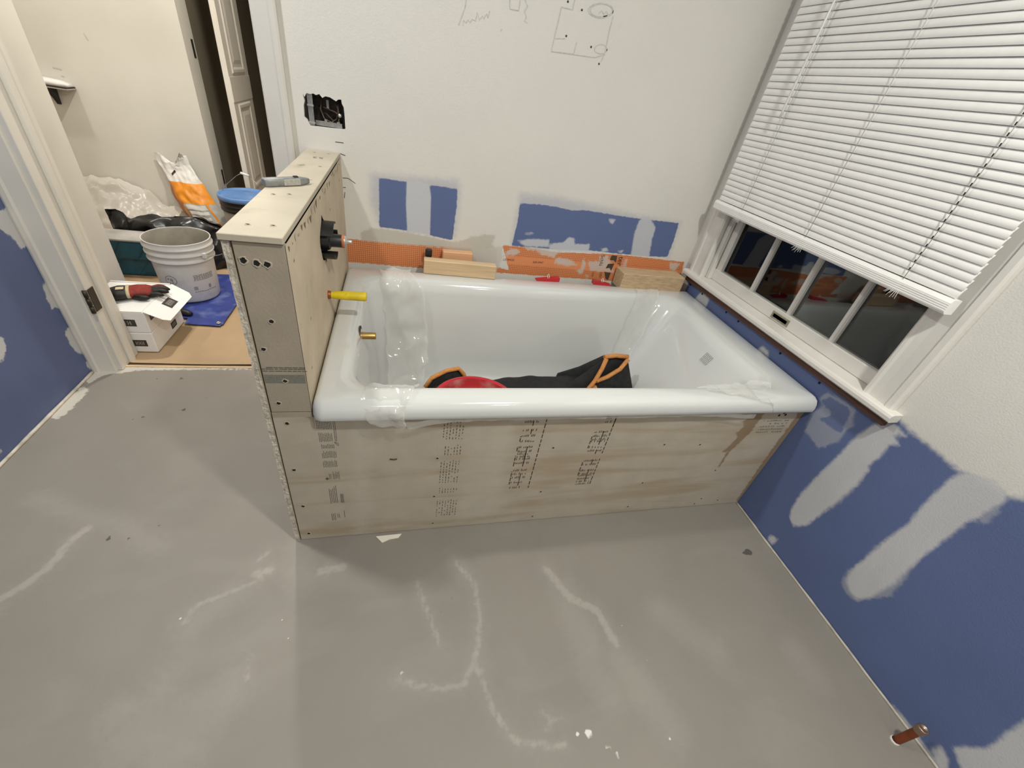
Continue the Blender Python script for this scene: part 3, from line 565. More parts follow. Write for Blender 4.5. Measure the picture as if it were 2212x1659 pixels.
# bathroom doorway trim
dr = sempty('door_1', 'white painted doorway between bathroom and hall, door removed')
def profile_board(name, axis_pts, prof, parent, m):
    """casing: outline prof (u, depth) swept along z"""
    (x0, s), z0, z1 = axis_pts[0], axis_pts[1], axis_pts[2]
    rings = [[(x0+s*u, D-d, z) for u, d in prof] for z in (z0, z1)]
    return MB().loft(rings, 0, True, True, smooth=False).build(name, m, parent)
prof = [(0, 0), (0, .016), (.006, .019), (.018, .019), (.024, .015), (.040, .013), (.056, .011), (.066, .010), (.070, .006), (.070, 0)]
profile_board('casing', ((XL+.001, 1), 0, 2.12), [(u*1.15, d) for u, d in prof], dr, M_TRIM)
profile_board('casing', ((-1.666, -1), 0, 2.12), prof, dr, M_TRIM)
MB().bbox((XL+.001, D-.016, 2.05), (-1.66, D, 2.12), .003).build('head_casing', M_TRIM, dr)
MB().bbox((-2.462, D-.002, 0), (-2.440, YH, 2.05), .002).build('jamb', M_TRIM, dr)
MB().bbox((-1.738, D-.002, 0), (-1.716, YH, 2.05), .002).build('jamb', M_TRIM, dr)
MB().bbox((-2.4405, .935, 0), (-2.428, .968, 2.05), .003).build('door_stop', M_TRIM, dr)
h = MB(); h.bbox((-2.4405, .886, .268), (-2.4375, .922, .358), .0015)
for z in (.268, .300, .332): h.cyl((-2.444, .878, z), (-2.444, .878, z+.026), .0075, seg=10)
h.build('hinge', M_HINGE, dr)['label'] = 'dark bronze hinge leaf'
# panelled closet door standing open in the far opening
d2 = sempty('door_2', 'cream panelled closet door standing open into the dark')
MB().bbox((-2.367, 2.60, .012), (-2.336, 3.02, 2.03), .002).build('door_leaf', M_TRIM, d2)
def door_panel(z0, z1):
    y0, y1 = 2.69, 2.925; x = -2.336; m = MB()
    def rect(i, dx): return [(x+dx, y0+i, z0+i), (x+dx, y1-i, z0+i), (x+dx, y1-i, z1-i), (x+dx, y0+i, z1-i)]
    m.loft([rect(-.012, 0), rect(-.004, .006), rect(.010, .006), rect(.022, .0005), rect(.036, .0005), rect(.058, .0045)], 0, False, True, smooth=False)
    m.build('door_panel', M_TRIM, d2)
door_panel(.325, .815); door_panel(.995, 1.90)
for z0, z1 in ((.012, .30), (.84, .97), (1.93, 2.03)): MB().box((-2.336, 2.602, z0), (-2.3335, 3.018, z1)).build('rail', M_TRIM, d2)

# ------------------------------------------------------------------ half wall (backer board over studs)
PW = sempty('wall_partition', 'half-height partition wall clad in tan backer board at the end of the tub')
ZP = .928; XI = -T; XF = -1.611; XO = -1.626
MB().box((XF+.004, .014, 0), (XI-.014, D, ZP-.014)).build('stud_core', M_DARK, PW)
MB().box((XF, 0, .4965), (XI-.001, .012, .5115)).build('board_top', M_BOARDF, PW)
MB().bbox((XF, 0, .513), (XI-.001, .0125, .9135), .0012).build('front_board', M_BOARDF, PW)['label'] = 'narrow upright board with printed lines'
def rough_edge(name, x0, x1, y0, z0, z1, parent, m):
    """sawn gypsum edge: a strip whose face crumbles"""
    nz_ = 150; mb = MB()
    def fn(u, v):
        z = z0+(z1-z0)*v
        d = (.0028*abs(nz((u*3, z*40, 3), 1.0)) + .0020*nz((u*7, z*110, 9)))*(1 if 0 < u < 1 else .35)
        wob = .0016*nz((z*60, 5, u))
        return (x0+(x1-x0)*u+wob, y0+d, z)
    mb.grid(fn, 6, nz_); return mb.build(name, m, parent)
sb = MB().box((XO, .004, 0), (XO+.0115, D, .9135)).build('side_board', M_BOARD, PW)
rough_edge('crumbled_edge', XO-.0005, XO+.0115, -.0022, 0, .9135, sb, M_GYP)
# inner board with the valve cut-out (pointed oval)
VY, VZ = .400, .790
cut = []
for k in range(28):
    q = 2*math.pi*k/28; rr = 1+.05*math.sin(5*q)
    cut.append((VY+.062*math.cos(q)*rr, VZ+.052*math.sin(q)*rr+(.012 if k == 7 else -.016 if k == 21 else 0)))
oo = [(0.0, .46), (D, .46), (D, .9135), (0.0, .9135)]
tt = geometry.tessellate_polygon([[Vector((a, b, 0)) for a, b in oo], [Vector((a, b, 0)) for a, b in cut]])
ap = oo+cut; mb = MB()
mb.add([(XI, a, b) for a, b in ap], [tuple(f) for f in tt])
n = len(cut)
mb.add([(XI, a, b) for a, b in cut]+[(XI-.012, a, b) for a, b in cut], [(i, (i+1) % n, n+(i+1) % n, n+i) for i in range(n)], 1)
mb.add([(XI, 0, .46), (XI-.0005, 0, .46), (XI-.0005, 0, .9135), (XI, 0, .9135)], [(0, 1, 2, 3)], 1)
mb.build('inner_board', [M_BOARD, M_DARK], PW)
mb = MB()
mb.bbox((XO-.004, -.006, .9155), (XI-.001, D-.001, ZP), .0012)
cb = mb.build('cap_board', M_CAP, PW); cb['label'] = 'pale tan board laid flat on top of the half wall'
# seam chips between cap and inner board
mb = MB()
for i in range(26):
    y = .02+i*.032+random.uniform(-.01, .01); w = random.uniform(.006, .022)
    z = .905+random.uniform(-.012, .008)
    pts = [(XI+.0008, y, z), (XI+.0012, y+w, z+random.uniform(-.004, .004)), (XI+.0008, y+w*.6, z-random.uniform(.004, .022)), (XI+.0008, y+w*.1, z-random.uniform(.002, .010))]
    mb.add(pts, [(0, 1, 2, 3)], 0 if random.random() < .55 else 1)
o = mb.build('torn_paper', [mat('board_core_brown', (.21,.15,.085), .9, var=.2, scale=60), M_PAPER_E], PW); o['kind'] = 'stuff'
hole_me = None
def screw_hole(parent, x, z, r=.0042, y=0.0):
    """countersunk screw: torn paper ring round a dark hole"""
    global hole_me
    if hole_me is None:
        m = MB()
        m.lathe([(1.0, -.10), (.62, -.06), (.0, -.04)], (0, 0, 0), 12, 1, axis='y')
        rg = []
        for (rr, h) in ((.95, -.10), (1.12, -.30), (1.5, -.03)):
            rg.append([(rr*(1+.18*math.sin(k*2.4+rr))*math.cos(2*math.pi*k/12), h*(1+.5*math.sin(k*1.7)), rr*(1+.18*math.sin(k*2.4+rr))*math.sin(2*math.pi*k/12)) for k in range(12)])
        m.loft(rg, 0)
        t_ = m.build('screw_hole', [M_PAPER_E, M_DARK]); hole_me = t_.data; bpy.data.objects.remove(t_)
    o = link('screw_hole', hole_me, parent); o.location = (x, y, z); o.scale = (r, r, r)
    o.rotation_euler = (0, random.uniform(0, 6), 0)
    return o
for i, (a, b) in enumerate(HOLES_FR): screw_hole(PW, a, b, .0058 if i < 3 else .0045, -.0002)
# screws in the cap
for (x, y) in ((-1.595, .051), (-1.554, .057), (-1.600, .273), (-1.570, .288), (-1.596, .62), (-1.552, .625), (-1.598, .83), (-1.556, .84)):
    o = screw_hole(PW, x, 0, .0038); o.location = (x, y, ZP+.0002); o.rotation_euler = (R(-90), 0, 0)
for (y, z) in ((.045, .868), (.06, .60), (.12, .70), (.55, .83), (.62, .72), (.80, .86), (.79, .62)):
    o = screw_hole(PW, 0, 0, .0028); o.location = (XI+.0003, y, z); o.rotation_euler = (0, 0, R(90))
# printed stripes on the front board
mb = MB(); yy = -.0004
for i, z in enumerate((.6395, .6355, .630)):
    x = XF+.010 if i == 0 else XF+.001
    while x < XI-.006:
        w = random.uniform(.006, .016); mb.add([(x, yy, z), (x+w, yy, z), (x+w, yy, z+.0022), (x, yy, z+.0022)], [(0, 1, 2, 3)]); x += w+random.uniform(.0008, .002)
mb.build('printed_line', M_PRINT, PW)
mb = MB()
for i in range(9):
    z = .598+i*.00265; x = XF+.002
    while x < XI-.004:
        w = random.uniform(.012, .03); w = min(w, XI-.003-x); mb.add([(x, yy, z), (x+w, yy, z), (x+w, yy, z+.0019), (x, yy, z+.0019)], [(0, 1, 2, 3)]); x += w+.0006
o = mb.build('printed_band', M_PRINTG, PW)
# pencilled figures on the cap
text_part('pencil_note', '53', .034, M_PRINTG, (-1.560, .765, ZP+.0004), (-1, -.15, 0), (0, 0, 1), PW)
text_part('pencil_note', '16', .022, M_PRINTG, (-1.598, .600, ZP+.0004), (.3, 1, 0), (0, 0, 1), PW)

# ------------------------------------------------------------------ tub apron (printed backer board)
AP = plane_grid('wall_apron', lines(XF, -.001, .010), lines(0.002, .4965, .010), lambda a, b: (a, 0, b),
    {'brown': lambda P: enc(union(P, AP_BROWN)), 'pale': lambda P: enc(union(P, AP_LIGHT)), 'stain': lambda P: enc(union(P, [STAIN]))}, M_APRON)
struct(AP, 'tan printed backer board cladding the front of the tub')
MB().box((XF+.004, .001, .002), (-.002, .012, .4955)).box((XF+.004, .012, 0), (XI-.014, .03, .49)).build('board_core', M_DARK, AP)
for (a, b) in HOLES_AP: screw_hole(AP, a, b, .0046 if a < -1.55 else .0034, -.0002)
MB().tube([(STAPLE[0][0], -.0016, STAPLE[0][1]), (-1.338, -.0022, .3385), (STAPLE[1][0], -.0016, STAPLE[1][1])], .0013, 6).build('staple', M_BLACKP, AP)
yy = -.0005
def dash_block(name, x0, x1, z0, z1, vertical, pitch, dl, gap, m, ragged=.3, wid=.35, p=1.0):
    """block of illegible print: rows of dashes, reading up the board or across it"""
    mb = MB()
    if vertical:
        x = x0
        while x < x1:
            z = z0+random.uniform(0, (z1-z0)*ragged*.3); ze = z1-random.uniform(0, (z1-z0)*ragged)
            while z < ze:
                l = min(random.uniform(*dl), ze-z)
                if random.random() < p: mb.add([(x, yy, z), (x+pitch*wid, yy, z), (x+pitch*wid, yy, z+l), (x, yy, z+l)], [(0, 1, 2, 3)])
                z += l+random.uniform(*gap)
            x += pitch
    else:
        z = z0
        while z < z1:
            x = x0+random.uniform(0, (x1-x0)*ragged*.2); xe = x1-random.uniform(0, (x1-x0)*ragged)
            while x < xe:
                l = min(random.uniform(*dl), xe-x); hgt = pitch*wid*random.uniform(.6, 1.3)
                if random.random() < p: mb.add([(x, yy, z), (x+l, yy, z), (x+l, yy, z+hgt), (x, yy, z+hgt)], [(0, 1, 2, 3)])
                x += l+random.uniform(*gap)
            z += pitch
    o = mb.build(name, m, AP); o['kind'] = 'stuff'
    return o
fine = dict(vertical=True, pitch=.0036, dl=(.004, .010), gap=(.0006, .0016), m=M_PRINT)
for (x0, x1, z0, z1) in ((-1.519, -1.485, .455, .497), (-1.517, -1.488, .412, .446), (-1.515, -1.486, .388, .404), (-1.516, -1.482, .352, .380), (-1.517, -1.481, .317, .345), (-1.497, -1.482, .268, .300), (-1.507, -1.500, .268, .300)):
    dash_block('board_print', x0, x1, z0, z1, **fine)
dash_block('board_print', -1.481, -1.474, .412, .497, **{**fine, 'ragged': .02})
for (x0, x1, z0, z1) in ((-1.513, -1.492, .165, .245), (-1.516, -1.503, .085, .13), (-1.500, -1.492, .095, .118), (-1.481, -1.478, .095, .135)):
    dash_block('board_print', x0, x1, z0, z1, **{**fine, 'pitch': .0044})
dash_block('board_print', -1.486, -1.476, .165, .205, vertical=False, pitch=.0024, dl=(.008, .010), gap=(.001, .002), m=M_PRINTG, ragged=.1, wid=.6)
mb = MB(); mb.add([(-1.513, yy, .278), (-1.508, yy, .272), (-1.513, yy, .266), (-1.518, yy, .272)], [(0, 1, 2, 3)])
mb.ribbon([(-1.483, yy, .410), (-1.474, yy, .405), (-1.474, yy, .396), (-1.483, yy, .410)], .0012, (0, -1, 0))
mb.build('board_symbol', M_PRINT, AP)
for (x0, x1, z0, z1) in ((-1.208, -1.150, .405, .488), (-1.200, -1.152, .345, .385), (-1.208, -1.150, .225, .325), (-1.206, -1.152, .180, .205), (-1.210, -1.150, .065, .150)):
    dash_block('board_print', x0, x1, z0, z1, vertical=True, pitch=.0085, dl=(.003, .010), gap=(.003, .007), m=M_PRINTB, ragged=.12, wid=.22, p=.85)
# rows of hand-sprayed letters with a dashed margin line
def sprayed(x0, x1, rows, margin, mz0, mz1, extra_l):
    mb = MB()
    for z in rows:
        x = x0
        while x < x1:
            h_ = random.uniform(.004, .010); w = .0022
            mb.add([(x, yy, z), (x+w, yy, z), (x+w+.0008, yy, z+h_), (x+.0008, yy, z+h_)], [(0, 1, 2, 3)])
            x += random.choice((.0045, .0055, .010, .0045))
        if random.random() < .6:
            xm = x0+(x1-x0)*.62; mb.add([(xm, yy, z-.012), (xm+.0028, yy, z-.012), (xm+.0028, yy, z+.006), (xm, yy, z+.006)], [(0, 1, 2, 3)])
    for xa, a, b in [(margin, mz0, mz1)]+extra_l:
        z = a
        while z < b:
            l = random.uniform(.010, .020); mb.add([(xa, yy, z), (xa+.003, yy, z), (xa+.003, yy, min(z+l, b)), (xa, yy, min(z+l, b))], [(0, 1, 2, 3)]); z += l+random.uniform(.003, .006)
    o = mb.build('board_print', M_PRINTB, AP); o['kind'] = 'stuff'
sprayed(-.985, -.945, (.478, .462, .430, .408, .386, .362, .344, .334, .322, .312, .294, .262, .245, .228, .205, .180), -.923, .178, .495, [(-.990, .285, .33), (-.990, .35, .37), (-.988, .39, .41), (-.990, .20, .26)])
sprayed(-.758, -.712, (.415, .398, .384, .376, .350, .335, .290, .272, .244, .228, .220, .204, .190, .178), -.706, .178, .300, [(-.762, .225, .29), (-.762, .35, .40), (-.706, .325, .487)])
sprayed(-.735, -.712, (.478, .470, .455), -.706, .44, .487, [])
dash_block('board_print', -.150, -.036, .392, .450, vertical=False, pitch=.013, dl=(.003, .008), gap=(.0015, .005), m=M_PRINTG, ragged=.1, wid=.4, p=.8)
for x, z in ((-.062, .487), (-.046, .485), (-.075, .472), (-.10, .470), (-.02, .489), (-.085, .480)):
    MB().lathe([(.0001, -.0006), (.0045, -.0005), (.005, 0)], (x, 0, z), 8, axis='y').build('nail_hole', M_DARK, AP)

# ------------------------------------------------------------------ bathtub
TUB = thing('bathtub', 'long white enamelled alcove tub with wide flat rim under the window', 'bathtub', (-.762, .39, 0))
def rrect(x0, x1, y0, y1, r, z, n=10):
    pts = []
    ra = r if isinstance(r, tuple) else (r,)*4
    for cx, cy, a0, r in ((x1-ra[0], y1-ra[0], 0, ra[0]), (x0+ra[1], y1-ra[1], 90, ra[1]), (x0+ra[2], y0+ra[2], 180, ra[2]), (x1-ra[3], y0+ra[3], 270, ra[3])):
        for i in range(n+1):
            q = R(a0+90*i/n); pts.append((cx+r*math.cos(q), cy+r*math.sin(q), z))
    # densify long sides
    out = []
    m_ = len(pts)
    for i in range(m_):
        a = Vector(pts[i]); b = Vector(pts[(i+1) % m_]); out.append(a)
        if (i+1) % (n+1) == 0:
            for k in range(1, 16): out.append(a.lerp(b, k/16))
    return out
TX0, TX1, TY0, TY1 = -T+.002, -.002, -.025, .806
rings = [rrect(TX0+.02, TX1-.02, TY0+.03, TY1-.02, (.008, .012, .02, .006), .499), rrect(TX0+.004, TX1-.001, TY0+.006, TY1, (.008, .012, .022, .006), .497), rrect(TX0, TX1, TY0+.001, TY1, (.008, .012, .024, .006), .503), rrect(TX0, TX1, TY0, TY1, (.008, .012, .026, .006), .515),
         rrect(TX0+.001, TX1, TY0+.003, TY1, (.008, .012, .026, .006), .530), rrect(TX0+.004, TX1, TY0+.010, TY1, (.008, .012, .024, .006), .542), rrect(TX0+.010, TX1-.002, TY0+.021, TY1-.004, (.008, .012, .020, .006), .549), rrect(TX0+.018, TX1-.006, TY0+.033, TY1-.01, (.008, .012, .018, .006), .551),
         rrect(-1.470, -.070, .036, .742, .060, .551), rrect(-1.455, -.098, .046, .731, .072, .549), rrect(-1.446, -.120, .054, .722, .085, .541), rrect(-1.440, -.138, .060, .714, .095, .526),
         rrect(-1.436, -.152, .064, .708, .10, .505), rrect(-1.418, -.225, .076, .690, .11, .36), rrect(-1.402, -.305, .088, .672, .12, .22), rrect(-1.390, -.345, .104, .656, .13, .160), rrect(-1.366, -.385, .130, .630, .13, .128), rrect(-1.31, -.45, .18, .58, .10, .114), rrect(-1.1, -.65, .32, .44, .05, .110)]
mb = MB(); mb.loft(rings, 0, False, True)
tb = mb.build('tub_shell', M_TUB); tb.parent = TUB; tb.matrix_parent_inverse = Matrix.Translation((.762, -.39, 0))
def into(o, root):
    """parent o (built in world coordinates) to root, keeping it in place"""
    o.parent = root; o.matrix_parent_inverse = (Matrix.Translation(root.location) @ Matrix.Rotation(root.rotation_euler.z, 4, 'Z')).inverted(); return o
# overflow opening with brass stub
ox, oy, oz = -1.4405, .362, .512
into(MB().lathe([(.031, .0), (.031, .003), (.027, .004), (.025, .001)], (ox-.002, oy, oz), 28, axis='x').lathe([(.0, .0015), (.025, .0012)], (ox-.001, oy, oz), 28, 1, axis='x').build('overflow_opening', [M_HINGE, M_DARK]), TUB)
into(MB().lathe([(.0001, .045), (.010, .045), (.011, .042), (.011, .0)], (ox, oy, oz), 18, axis='x').build('overflow_stub', M_BRASS), TUB)
mb = MB()
for i in range(6):
    for k in range(3):
        y0 = .255+i*.0075; x0 = -.190-.012*k-.0
        a = Vector((-.1575, y0+.055, .492)); dirv = Vector((-.052, 0, -.098)).normalized()
        s_ = a+dirv*(.014*k); e_ = s_+dirv*.0125
        mb.ribbon([s_+Vector((-.0035, 0, .0012)), e_+Vector((-.0035, 0, .0012))], .0020, (-.88, 0, .47))
o = into(mb.build('sticker_print', M_PRINTG), TUB); o['kind'] = 'stuff'

# ------------------------------------------------------------------ films on the tub
def sheet(name, label, rows, seed, amp, m, cat='plastic film', group=None, nu=26, nv=70):
    """crumpled film: rows are pairs (left point, right point)"""
    L_ = [Vector(a) for a, b in rows]; R_ = [Vector(b) for a, b in rows]
    def along(P, v):
        f = v*(len(P)-1); i = min(int(f), len(P)-2); t = f-i
        p0, p1, p2, p3 = P[max(i-1, 0)], P[i], P[i+1], P[min(i+2, len(P)-1)]
        return .5*((2*p1)+(-p0+p2)*t+(2*p0-5*p1+4*p2-p3)*t*t+(-p0+3*p1-3*p2+p3)*t**3)
    def fn(u, v):
        p = along(L_, v).lerp(along(R_, v), u)
        q = p*22+Vector((seed, seed*2, 0)); d = noise.noise_vector(q)*amp+noise.noise_vector(p*60+Vector((0, seed, 0)))*amp*.35
        return p+d
    mb = MB(); mb.grid(fn, nu, nv)
    return tag(mb.build(name, m), label, cat, group)
sheet('protective_film', 'crumpled clear film draped down the drain end inside the tub', [
    ((-1.405, .792, .560), (-1.285, .798, .560)), ((-1.395, .745, .561), (-1.270, .750, .562)), ((-1.395, .700, .535), (-1.245, .702, .535)), ((-1.380, .672, .44), (-1.225, .676, .44)),
    ((-1.372, .630, .33), (-1.215, .655, .33)), ((-1.365, .52, .235), (-1.225, .56, .20)), ((-1.36, .34, .18), (-1.25, .36, .16)), ((-1.375, .18, .22), (-1.28, .17, .22)), ((-1.39, .10, .38), (-1.29, .095, .38)),
    ((-1.395, .070, .52), (-1.285, .066, .52)), ((-1.400, .045, .562), (-1.270, .038, .562)), ((-1.405, .005, .559), (-1.300, -.005, .557)), ((-1.405, -.026, .535), (-1.310, -.028, .525)), ((-1.400, -.030, .505), (-1.310, -.031, .490)), ((-1.385, -.030, .492), (-1.315, -.031, .478))], 3.1, .012, M_FILM, nu=34, nv=110)
sheet('protective_film', 'thin strip of clear film hanging below the front lip of the tub', [
    ((-1.315, -.030, .500), (-1.300, -.028, .476)), ((-1.15, -.020, .499), (-1.15, -.019, .488)), ((-.95, -.019, .498), (-.95, -.018, .489)), ((-.70, -.019, .498), (-.70, -.018, .488)), ((-.45, -.019, .498), (-.45, -.018, .489)), ((-.24, -.030, .505), (-.235, -.026, .482))], 8.3, .003, M_FILM, nu=6, nv=90)
sheet('protective_film', 'clear film bunched on the window end of the front rim', [
    ((-.42, .030, .556), (-.42, .062, .545)), ((-.34, .000, .558), (-.34, .060, .548)), ((-.26, -.018, .556), (-.26, .066, .550)), ((-.20, -.028, .540), (-.185, .075, .556)), ((-.165, -.032, .500), (-.150, .060, .560))], 5.7, .010, M_FILM, nu=14, nv=40)
sheet('protective_film', 'clear film clinging to the back corner beside the window', [
    ((-.300, .770, .560), (-.180, .775, .560)), ((-.310, .725, .556), (-.200, .728, .556)), ((-.330, .690, .50), (-.225, .680, .50)), ((-.350, .672, .40), (-.255, .650, .40)), ((-.370, .655, .30), (-.300, .620, .30)), ((-.385, .60, .20), (-.34, .56, .19))], 11.2, .008, M_FILM, nu=16, nv=40)

# ------------------------------------------------------------------ things on the rim and half wall
zr = .5515
def block(name, label, c, size, rz, m, rx=0, group=None):
    o = MB().bbox((-size[0]/2, -size[1]/2, 0), (size[0]/2, size[1]/2, size[2]), .0025).build(name, m)
    o.location = c; o.rotation_euler = (rx, 0, rz); return tag(o, label, 'wood block', group)
block('wood_block', 'long pale pine block lying on the back rim of the tub', (-1.088, .818-.014, zr), (.290, .038, .056), R(-2.5), M_WOOD)
block('wood_block', 'short orange-tinted pine offcut standing behind the long block', (-1.096, .858, zr-.02), (.122, .034, .098), R(1), mat('pine_orange', (.70,.40,.22), .6, var=.08, scale=5, stretch=(1.2,20,20)))
block('wood_block', 'dirty wide pine block beside the window corner on the tub rim', (-.205, .832, zr-.012), (.315, .085, .078), R(0), M_WOODE)
o = MB().bbox((-1.222, .846, .50), (-1.205, .856, .618), .002).bbox((-1.226, .842, .600), (-1.200, .860, .632), .004).build('plastic_shim', M_BLACKP); tag(o, 'thin black plastic shim upright against the orange strip', 'shim')
def wedge(c, rz, l, flip, label):
    rt = thing('plastic_wedge', label, 'wedge', c, R(rz), 'red leveling wedges')
    mb = MB()
    w = .013; h0, h1 = (.004, .018)
    if flip: h0, h1 = h1, h0
    mb.add([(-l/2,-w,0),(l/2,-w,0),(l/2,w,0),(-l/2,w,0),(-l/2,-w,h0),(l/2,-w,h1),(l/2,w,h1),(-l/2,w,h0)], [(3,2,1,0),(4,5,6,7),(0,1,5,4),(1,2,6,5),(2,3,7,6),(3,0,4,7)])
    for t_ in (.2, .35, .5, .65, .8):
        x = -l/2+l*t_; mb.box((x-.0012, -w-.001, .002), (x+.0012, -w, .002+(h0+(h1-h0)*t_)*.8))
    mb.build('wedge_body', M_REDP, rt)
    MB().tube([(0, -.004, .010), (-.004, 0, .020), (.002, .002, .028), (.006, -.002, .020), (.004, -.006, .012)], .0016, 6).build('clear_tie', M_DUST, rt)
wedge((-.706, .812, zr), 3, .105, False, 'red plastic leveling wedge near the middle of the back rim')
wedge((-.448, .812, zr), -2, .085, True, 'red plastic leveling wedge next to the dirty wood block')

# yellow-wrapped pipe stub out of the half wall
rt = thing('pipe_stub', 'yellow wrapped pipe stub poking out of the half wall over the tub', 'pipe', (XI, .372, .640))
MB().lathe([(.0001, .105), (.0125, .105), (.0135, .102), (.0130, .05), (.0115, .02), (.0095, .010), (.0105, -.01)], (0, 0, 0), 18, axis='x').build('wrap', M_YEL, rt)
MB().lathe([(.0120, .0), (.0120, .006), (.0085, .010)], (0, 0, 0), 18, axis='x').build('collar', M_COPPER, rt)

# shower valve in its cut-out
rt = thing('shower_valve', 'black shower valve with orange ring set in the half wall cut-out', 'valve', (XI, VY, VZ))
mb = MB(); mb.lathe([(.0001, -.030), (.060, -.030), (.060, -.010), (.052, -.010), (.052, -.026)], (0, 0, 0), 32, axis='x'); mb.build('valve_body', M_BLACKP, rt)
def collar(a0, a1):
    mb = MB(); rg = []
    for k in range(13):
        q = R(a0+(a1-a0)*k/12); c_, s_ = math.cos(q), math.sin(q)
        rg.append([(-.02, .046*c_, .046*s_), (.030, .046*c_, .046*s_), (.030, .050*c_, .050*s_), (-.02, .050*c_, .050*s_)])
    mb.loft(rg, 0, True, True, smooth=False); mb.build('guard_tab', M_BLACKP, rt)
collar(58, 150); collar(210, 302); collar(-18, 18)
ct = MB().lathe([(.026, -.02), (.026, .012), (.022, .016), (.0175, .018), (.0175, .046), (.0160, .048)], (0, 0, 0), 24, axis='x').build('cartridge', M_BLACKP, rt)
MB().lathe([(.0172, .046), (.0180, .0475), (.0180, .0515), (.0165, .053)], (0, 0, 0), 24, axis='x').build('seal_ring', mat('orange_seal', (.50,.14,.05), .5, var=.1), ct)
MB().lathe([(.0001, .072), (.0045, .072), (.0050, .070), (.0050, .058), (.0145, .057), (.0155, .052)], (0, 0, 0), 20, axis='x').build('stem', M_STEELB, ct)

# utility knife on the cap
rt = thing('utility_knife', 'grey utility knife lying on top of the half wall', 'knife', (-1.590, .366, ZP), R(38))
rt.scale = (.88, .88, .88)
def knife_ring(x, w, h, zc=.010, yc=0): return [(x, yc+w*c, zc+h*s) for c, s in ((-1,-.7),(-.8,-1),(.8,-1),(1,-.7),(1,.7),(.8,1),(-.8,1),(-1,.7))]
kh = MB().loft([knife_ring(-.062, .008, .008), knife_ring(-.058, .0115, .010), knife_ring(-.030, .0120, .010, .0105), knife_ring(.0, .0125, .010, .010, .001), knife_ring(.030, .0125, .010, .010, .001), knife_ring(.046, .010, .009, .010, .003), knife_ring(.066, .0065, .006, .0095, .006)], 0, True, True).build('handle', M_KNIFE, rt)
MB().bbox((-.012, -.0132, .002), (.034, -.0112, .018), .001).build('label_plate', M_KNIFEL, kh)
MB().bbox((.022, -.004, .0195), (.034, .006, .0235), .001).build('blade_slider', M_BLACKP, kh)
MB().add([(.060, .004, .010), (.078, .007, .010), (.074, .011, .010), (.060, .009, .010), (.060, .004, .011), (.078, .007, .0106), (.074, .011, .0106), (.060, .009, .011)], [(3,2,1,0),(4,5,6,7),(0,1,5,4),(1,2,6,5),(2,3,7,6)]).build('blade', M_STEELB, rt)

# junction box behind the ragged hole
rt = thing('junction_box', 'open metal junction box with loose wires in a ragged wall hole', 'junction box', (-1.565, D+.03, 1.04))
x0, x1, z0, z1, y0, y1 = -.046, .058, -.040, .044, -.012, .05
mb = MB(); mb.box((x0, y1-.002, z0), (x1, y1, z1)).box((x1-.002, y0, z0), (x1, y1, z1)).box((x0, y0, z1-.002), (x1, y1, z1)).box((x0, y0+.006, z0), (x1, y1, z0+.002)); mb.build('box_shell', mat('dark_box_steel', (.05,.045,.04), .5, metal=.6, var=.3, scale=40), rt)
mb = MB(); mb.box((x0-.004, y0-.012, z0-.002), (x0+.014, y0-.010, z1+.004)).box((x0-.004, y0-.012, z0), (x0-.002, y1, z1)); mb.build('side_flange', M_STEEL, rt)
for zz_ in (.012, -.036): MB().box((x0-.003, y0-.016, zz_), (x0+.016, y0-.011, zz_+.005)).build('flange_strap', M_STEELB, rt)
mb = MB(); mb.box((x0+.016, y0-.004, z0), (x1-.006, y0-.002, z0+.014)).box((x0+.044, y0-.005, z0), (x0+.052, y0-.003, z0+.020)).box((x1-.022, y0-.005, z0), (x1-.014, y0-.003, z0+.018)); mb.build('lower_lip', M_STEEL, rt)
for pts in ([(-.02, .045, .04), (-.012, .02, .03), (-.014, .0, .005), (-.004, -.004, -.020), (.018, -.002, -.028), (.034, .006, -.016), (.040, .0, .012), (.030, .02, .03), (.02, .045, .04)],
            [(-.025, .04, .01), (0, .01, .010), (.03, .0, .004), (.046, -.006, -.004)], [(.048, .03, .04), (.040, .0, .02), (.043, -.006, .0)], [(-.02, .04, -.01), (.0, .012, -.005), (.02, .008, -.022), (.045, .02, -.025)], [(.046, 0, -.005), (.040, -.002, -.02), (.049, -.005, -.036)]):
    MB().tube(pts, .0022, 6).build('wire', M_WIRE, rt)
MB().lathe([(.0001, -.005), (.006, -.004), (.0065, .002), (.005, .004)], (.046, -.008, -.004), 12, axis='y').build('ground_screw', M_STEELB, rt)
MB().bbox((.004, .010, .008), (.012, .014, .034), .001).build('tag_strip', M_KNIFEL, rt)

# copper stub by the window wall
rt = thing('copper_stub', 'short capped copper pipe rising from the floor by the blue wall', 'pipe', (-.066, -.752, 0))
MB().lathe([(.0095, .0), (.0095, .088)], (0, 0, 0), 18).build('pipe', M_COPPER, rt)
MB().lathe([(.0112, .080), (.0118, .082), (.0118, .098), (.0108, .1005), (.0075, .1005), (.0070, .098), (.0001, .0975)], (0, 0, 0), 20).build('cap', M_COPPERC, rt)
MB().lathe([(.0115, -.001), (.0112, .003), (.0096, .005)], (-.003, .001, 0), 10).build('patch_collar', M_DUST, rt)

# paper scrap caught under the apron
mb = MB(); pts = SCRAP
mb.add([(a, b, .0035+.001*(i % 2)) for i, (a, b) in enumerate(pts)]+[(a, b, .001) for a, b in pts], [tuple(range(5)), tuple(range(9, 4, -1))]+[(i, (i+1) % 5, 5+(i+1) % 5, 5+i) for i in range(5)])
tag(mb.build('paper_scrap', M_SCRAP), 'torn cream paper scrap on the floor under the tub front', 'paper')

